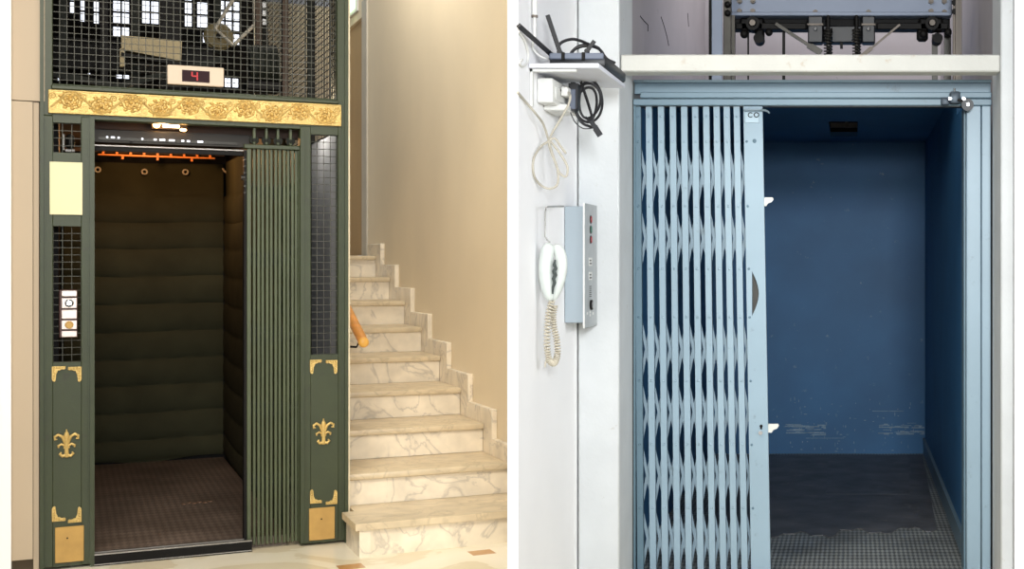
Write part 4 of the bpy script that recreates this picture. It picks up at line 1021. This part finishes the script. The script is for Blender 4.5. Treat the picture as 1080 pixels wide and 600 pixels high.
# handset: one curved grip with an earpiece and a mouthpiece, hanging upright
hs_ = Thing('telephone_handset', 'ivory telephone handset hanging upright beside the grey control box', 'telephone handset', P3(583, 318, YH))
b = MB()
def shell(line, rmax, flat=1.):
    P = smooth([P3(x, y, YH+dy) for x, y, dy in line], 8); n = len(P)
    return P, [max(.006, rmax*(1-abs(2*k/(n-1)-1)**3.2)**.5) if 0 < k < n-1 else .005 for k in range(n)]
P, rad = shell([(582, 257.5, 0), (577.5, 265, 0), (575.6, 283, 0), (577.0, 300, 0), (580.5, 317.5, 0)], .0255); b.tube(P, rad, 24); gp = hs_.part('grip', b, IVORY)
P, rad = shell([(584.5, 258.5, .01), (590.5, 267, .01), (592.0, 282, .01), (589.0, 299, .01), (583.5, 316.5, .01)], .0215); b = MB(); b.tube(P, rad, 24); hs_.part('ear_and_mouth_side', b, IVORY)
b = MB()
zig = [(585.6, 274), (584.6, 279), (586.2, 282.5), (584.2, 286), (585.8, 290), (583.8, 294), (585.0, 298), (583.2, 303), (583.0, 310)]
P = [P3(x, y, YH-.017) for k, (x, y) in enumerate(zig)]
b.tube(P, [.0035,.006,.0065,.007,.007,.0065,.006,.0045,.003], 8); hs_.part('gap_shade', b, mat('grey_green_gap_shade', (58,66,64), .7), gp, label='dark jagged strip put in as the shade between the grip halves')  # dark tube laid over the handset as the shade of its gap
# coiled cord
def helix(line, r, turns, n=18):
    L_ = smooth(line, 10); tot = len(L_); out = []
    N_ = int(turns*n)
    for k in range(N_+1):
        t = k/N_*(tot-1); i = min(int(t), tot-2); f = t-i; p = L_[i].lerp(L_[i+1], f); d = (L_[i+1]-L_[i]).normalized()
        s = d.cross(Vector((0,1,0))); 
        if s.length < 1e-3: s = Vector((1,0,0))
        s.normalize(); w = s.cross(d); th = 2*PI*k/n
        out.append(p + s*(r*math.cos(th)) + w*(r*math.sin(th)))
    return out
line = [P3(x, y, Y) for x, y, Y in ((582, 317, YH), (578.5, 332, YH), (577.2, 350, YH), (577.3, 368, YH), (579.5, 380, YH), (584.5, 383, YH+.01), (587.8, 374, YH+.03), (587.5, 360, YH+.03), (584.5, 346, YH+.03), (583.5, 333, YH+.03), (585, 322, YH+.03))]
b = MB(); b.tube(helix(line, .0095, 50, 12), .0028, 6)
t = Thing('coiled_cord', 'cream coiled telephone cord dangling in a loop below the handset', 'cord', line[4]); t.part('coil', b, mat('cream_cord', (194,186,168), .5))
b = MB(); b.tube([P3(577, 378, YH), P3(575.2, 383, YH), P3(574.6, 387.5, YH)], [.004,.004,.003], 8); t.part('cord_end', b, CABW)

# ================================================================== light, camera
def area(name, loc, aim, size, power, col, sy=None):
    l = bpy.data.lights.new(name, 'AREA'); l.energy = power; l.color = col; l.size = size
    if sy: l.shape = 'RECTANGLE'; l.size_y = sy
    o = bpy.data.objects.new(name, l); C.objects.link(o); o.location = loc
    o.rotation_euler = (Vector(aim)-Vector(loc)).to_track_quat('-Z', 'Y').to_euler(); return o
area('lobby_lamp', (-1.9, 3.0, 4.2), (-2.8, 7.2, 1.0), 1.8, 66, (1., .92, .79)).data.spread = math.radians(105)
area('stair_fill', world((1.0, 9.2, 4.9), A), world((2.1, 9.7, 2.0), A), 1.4, 185, (1., .94, .83))  # added fill that lightens the stair wall and landing, no fitting modelled
area('side_fill', (3.4, 2.9, 2.2), (-1.1, 5.3, 1.4), 1.4, 7, (.97, .98, 1.)).data.spread = math.radians(50)  # fill added to brighten the white side wall, no window modelled
area('landing_window', (.5, -.6, 2.35), (-.2, 7.5, 1.3), .8, 66, (.95, .98, 1.)).data.spread = math.radians(80)
area('shaft_back_fill', (.2, 8.4, 4.5), (.2, 9.6, 2.8), 1.2, 45, (1., .97, .97))  # added fill that lifts the mauve shaft walls, source unseen
def point(name, loc, p, col, r=.03):
    l = bpy.data.lights.new(name, 'POINT'); l.energy = p; l.color = col; l.shadow_soft_size = r
    o = bpy.data.objects.new(name, l); C.objects.link(o); o.location = loc
u, z = L(172, 131.5, ls); point('car_lamp_glow', world((u, ls-.06, z), A), 1.0, (1., .62, .30))
u = Lu(160, SB-.7); point('car_ceiling_glow', world((u, SB-.8, zq+.02), A), 13, (1., .50, .20))

point('cage_shaft_fill', world((uB-.16, SF+.62, 2.25), A), 5, (1., .95, .85))  # unseen fill added to light the grey sheet behind the narrow mesh
w = bpy.data.worlds.new('sky'); bpy.context.scene.world = w; w.use_nodes = True
w.node_tree.nodes['Background'].inputs['Color'].default_value = (.95, .97, 1., 1); w.node_tree.nodes['Background'].inputs['Strength'].default_value = .42

cam = bpy.data.cameras.new('camera'); co = bpy.data.objects.new('camera', cam); C.objects.link(co)
co.location = (0, 0, EYE); co.rotation_euler = (PI/2, 0, 0)
cam.sensor_fit = 'HORIZONTAL'; cam.sensor_width = 36; cam.lens = F/1080*36
cam.shift_x = -(PX-540)/1080; cam.shift_y = -(300-PY)/1080
cam.clip_end = 100
sc = bpy.context.scene; sc.camera = co
sc.view_settings.view_transform = 'Standard'; sc.view_settings.look = 'None'; sc.view_settings.gamma = 1; sc.view_settings.exposure = 0
sc.view_settings.use_curve_mapping = False
sc.cycles.use_denoising = True; sc.cycles.max_bounces = 6
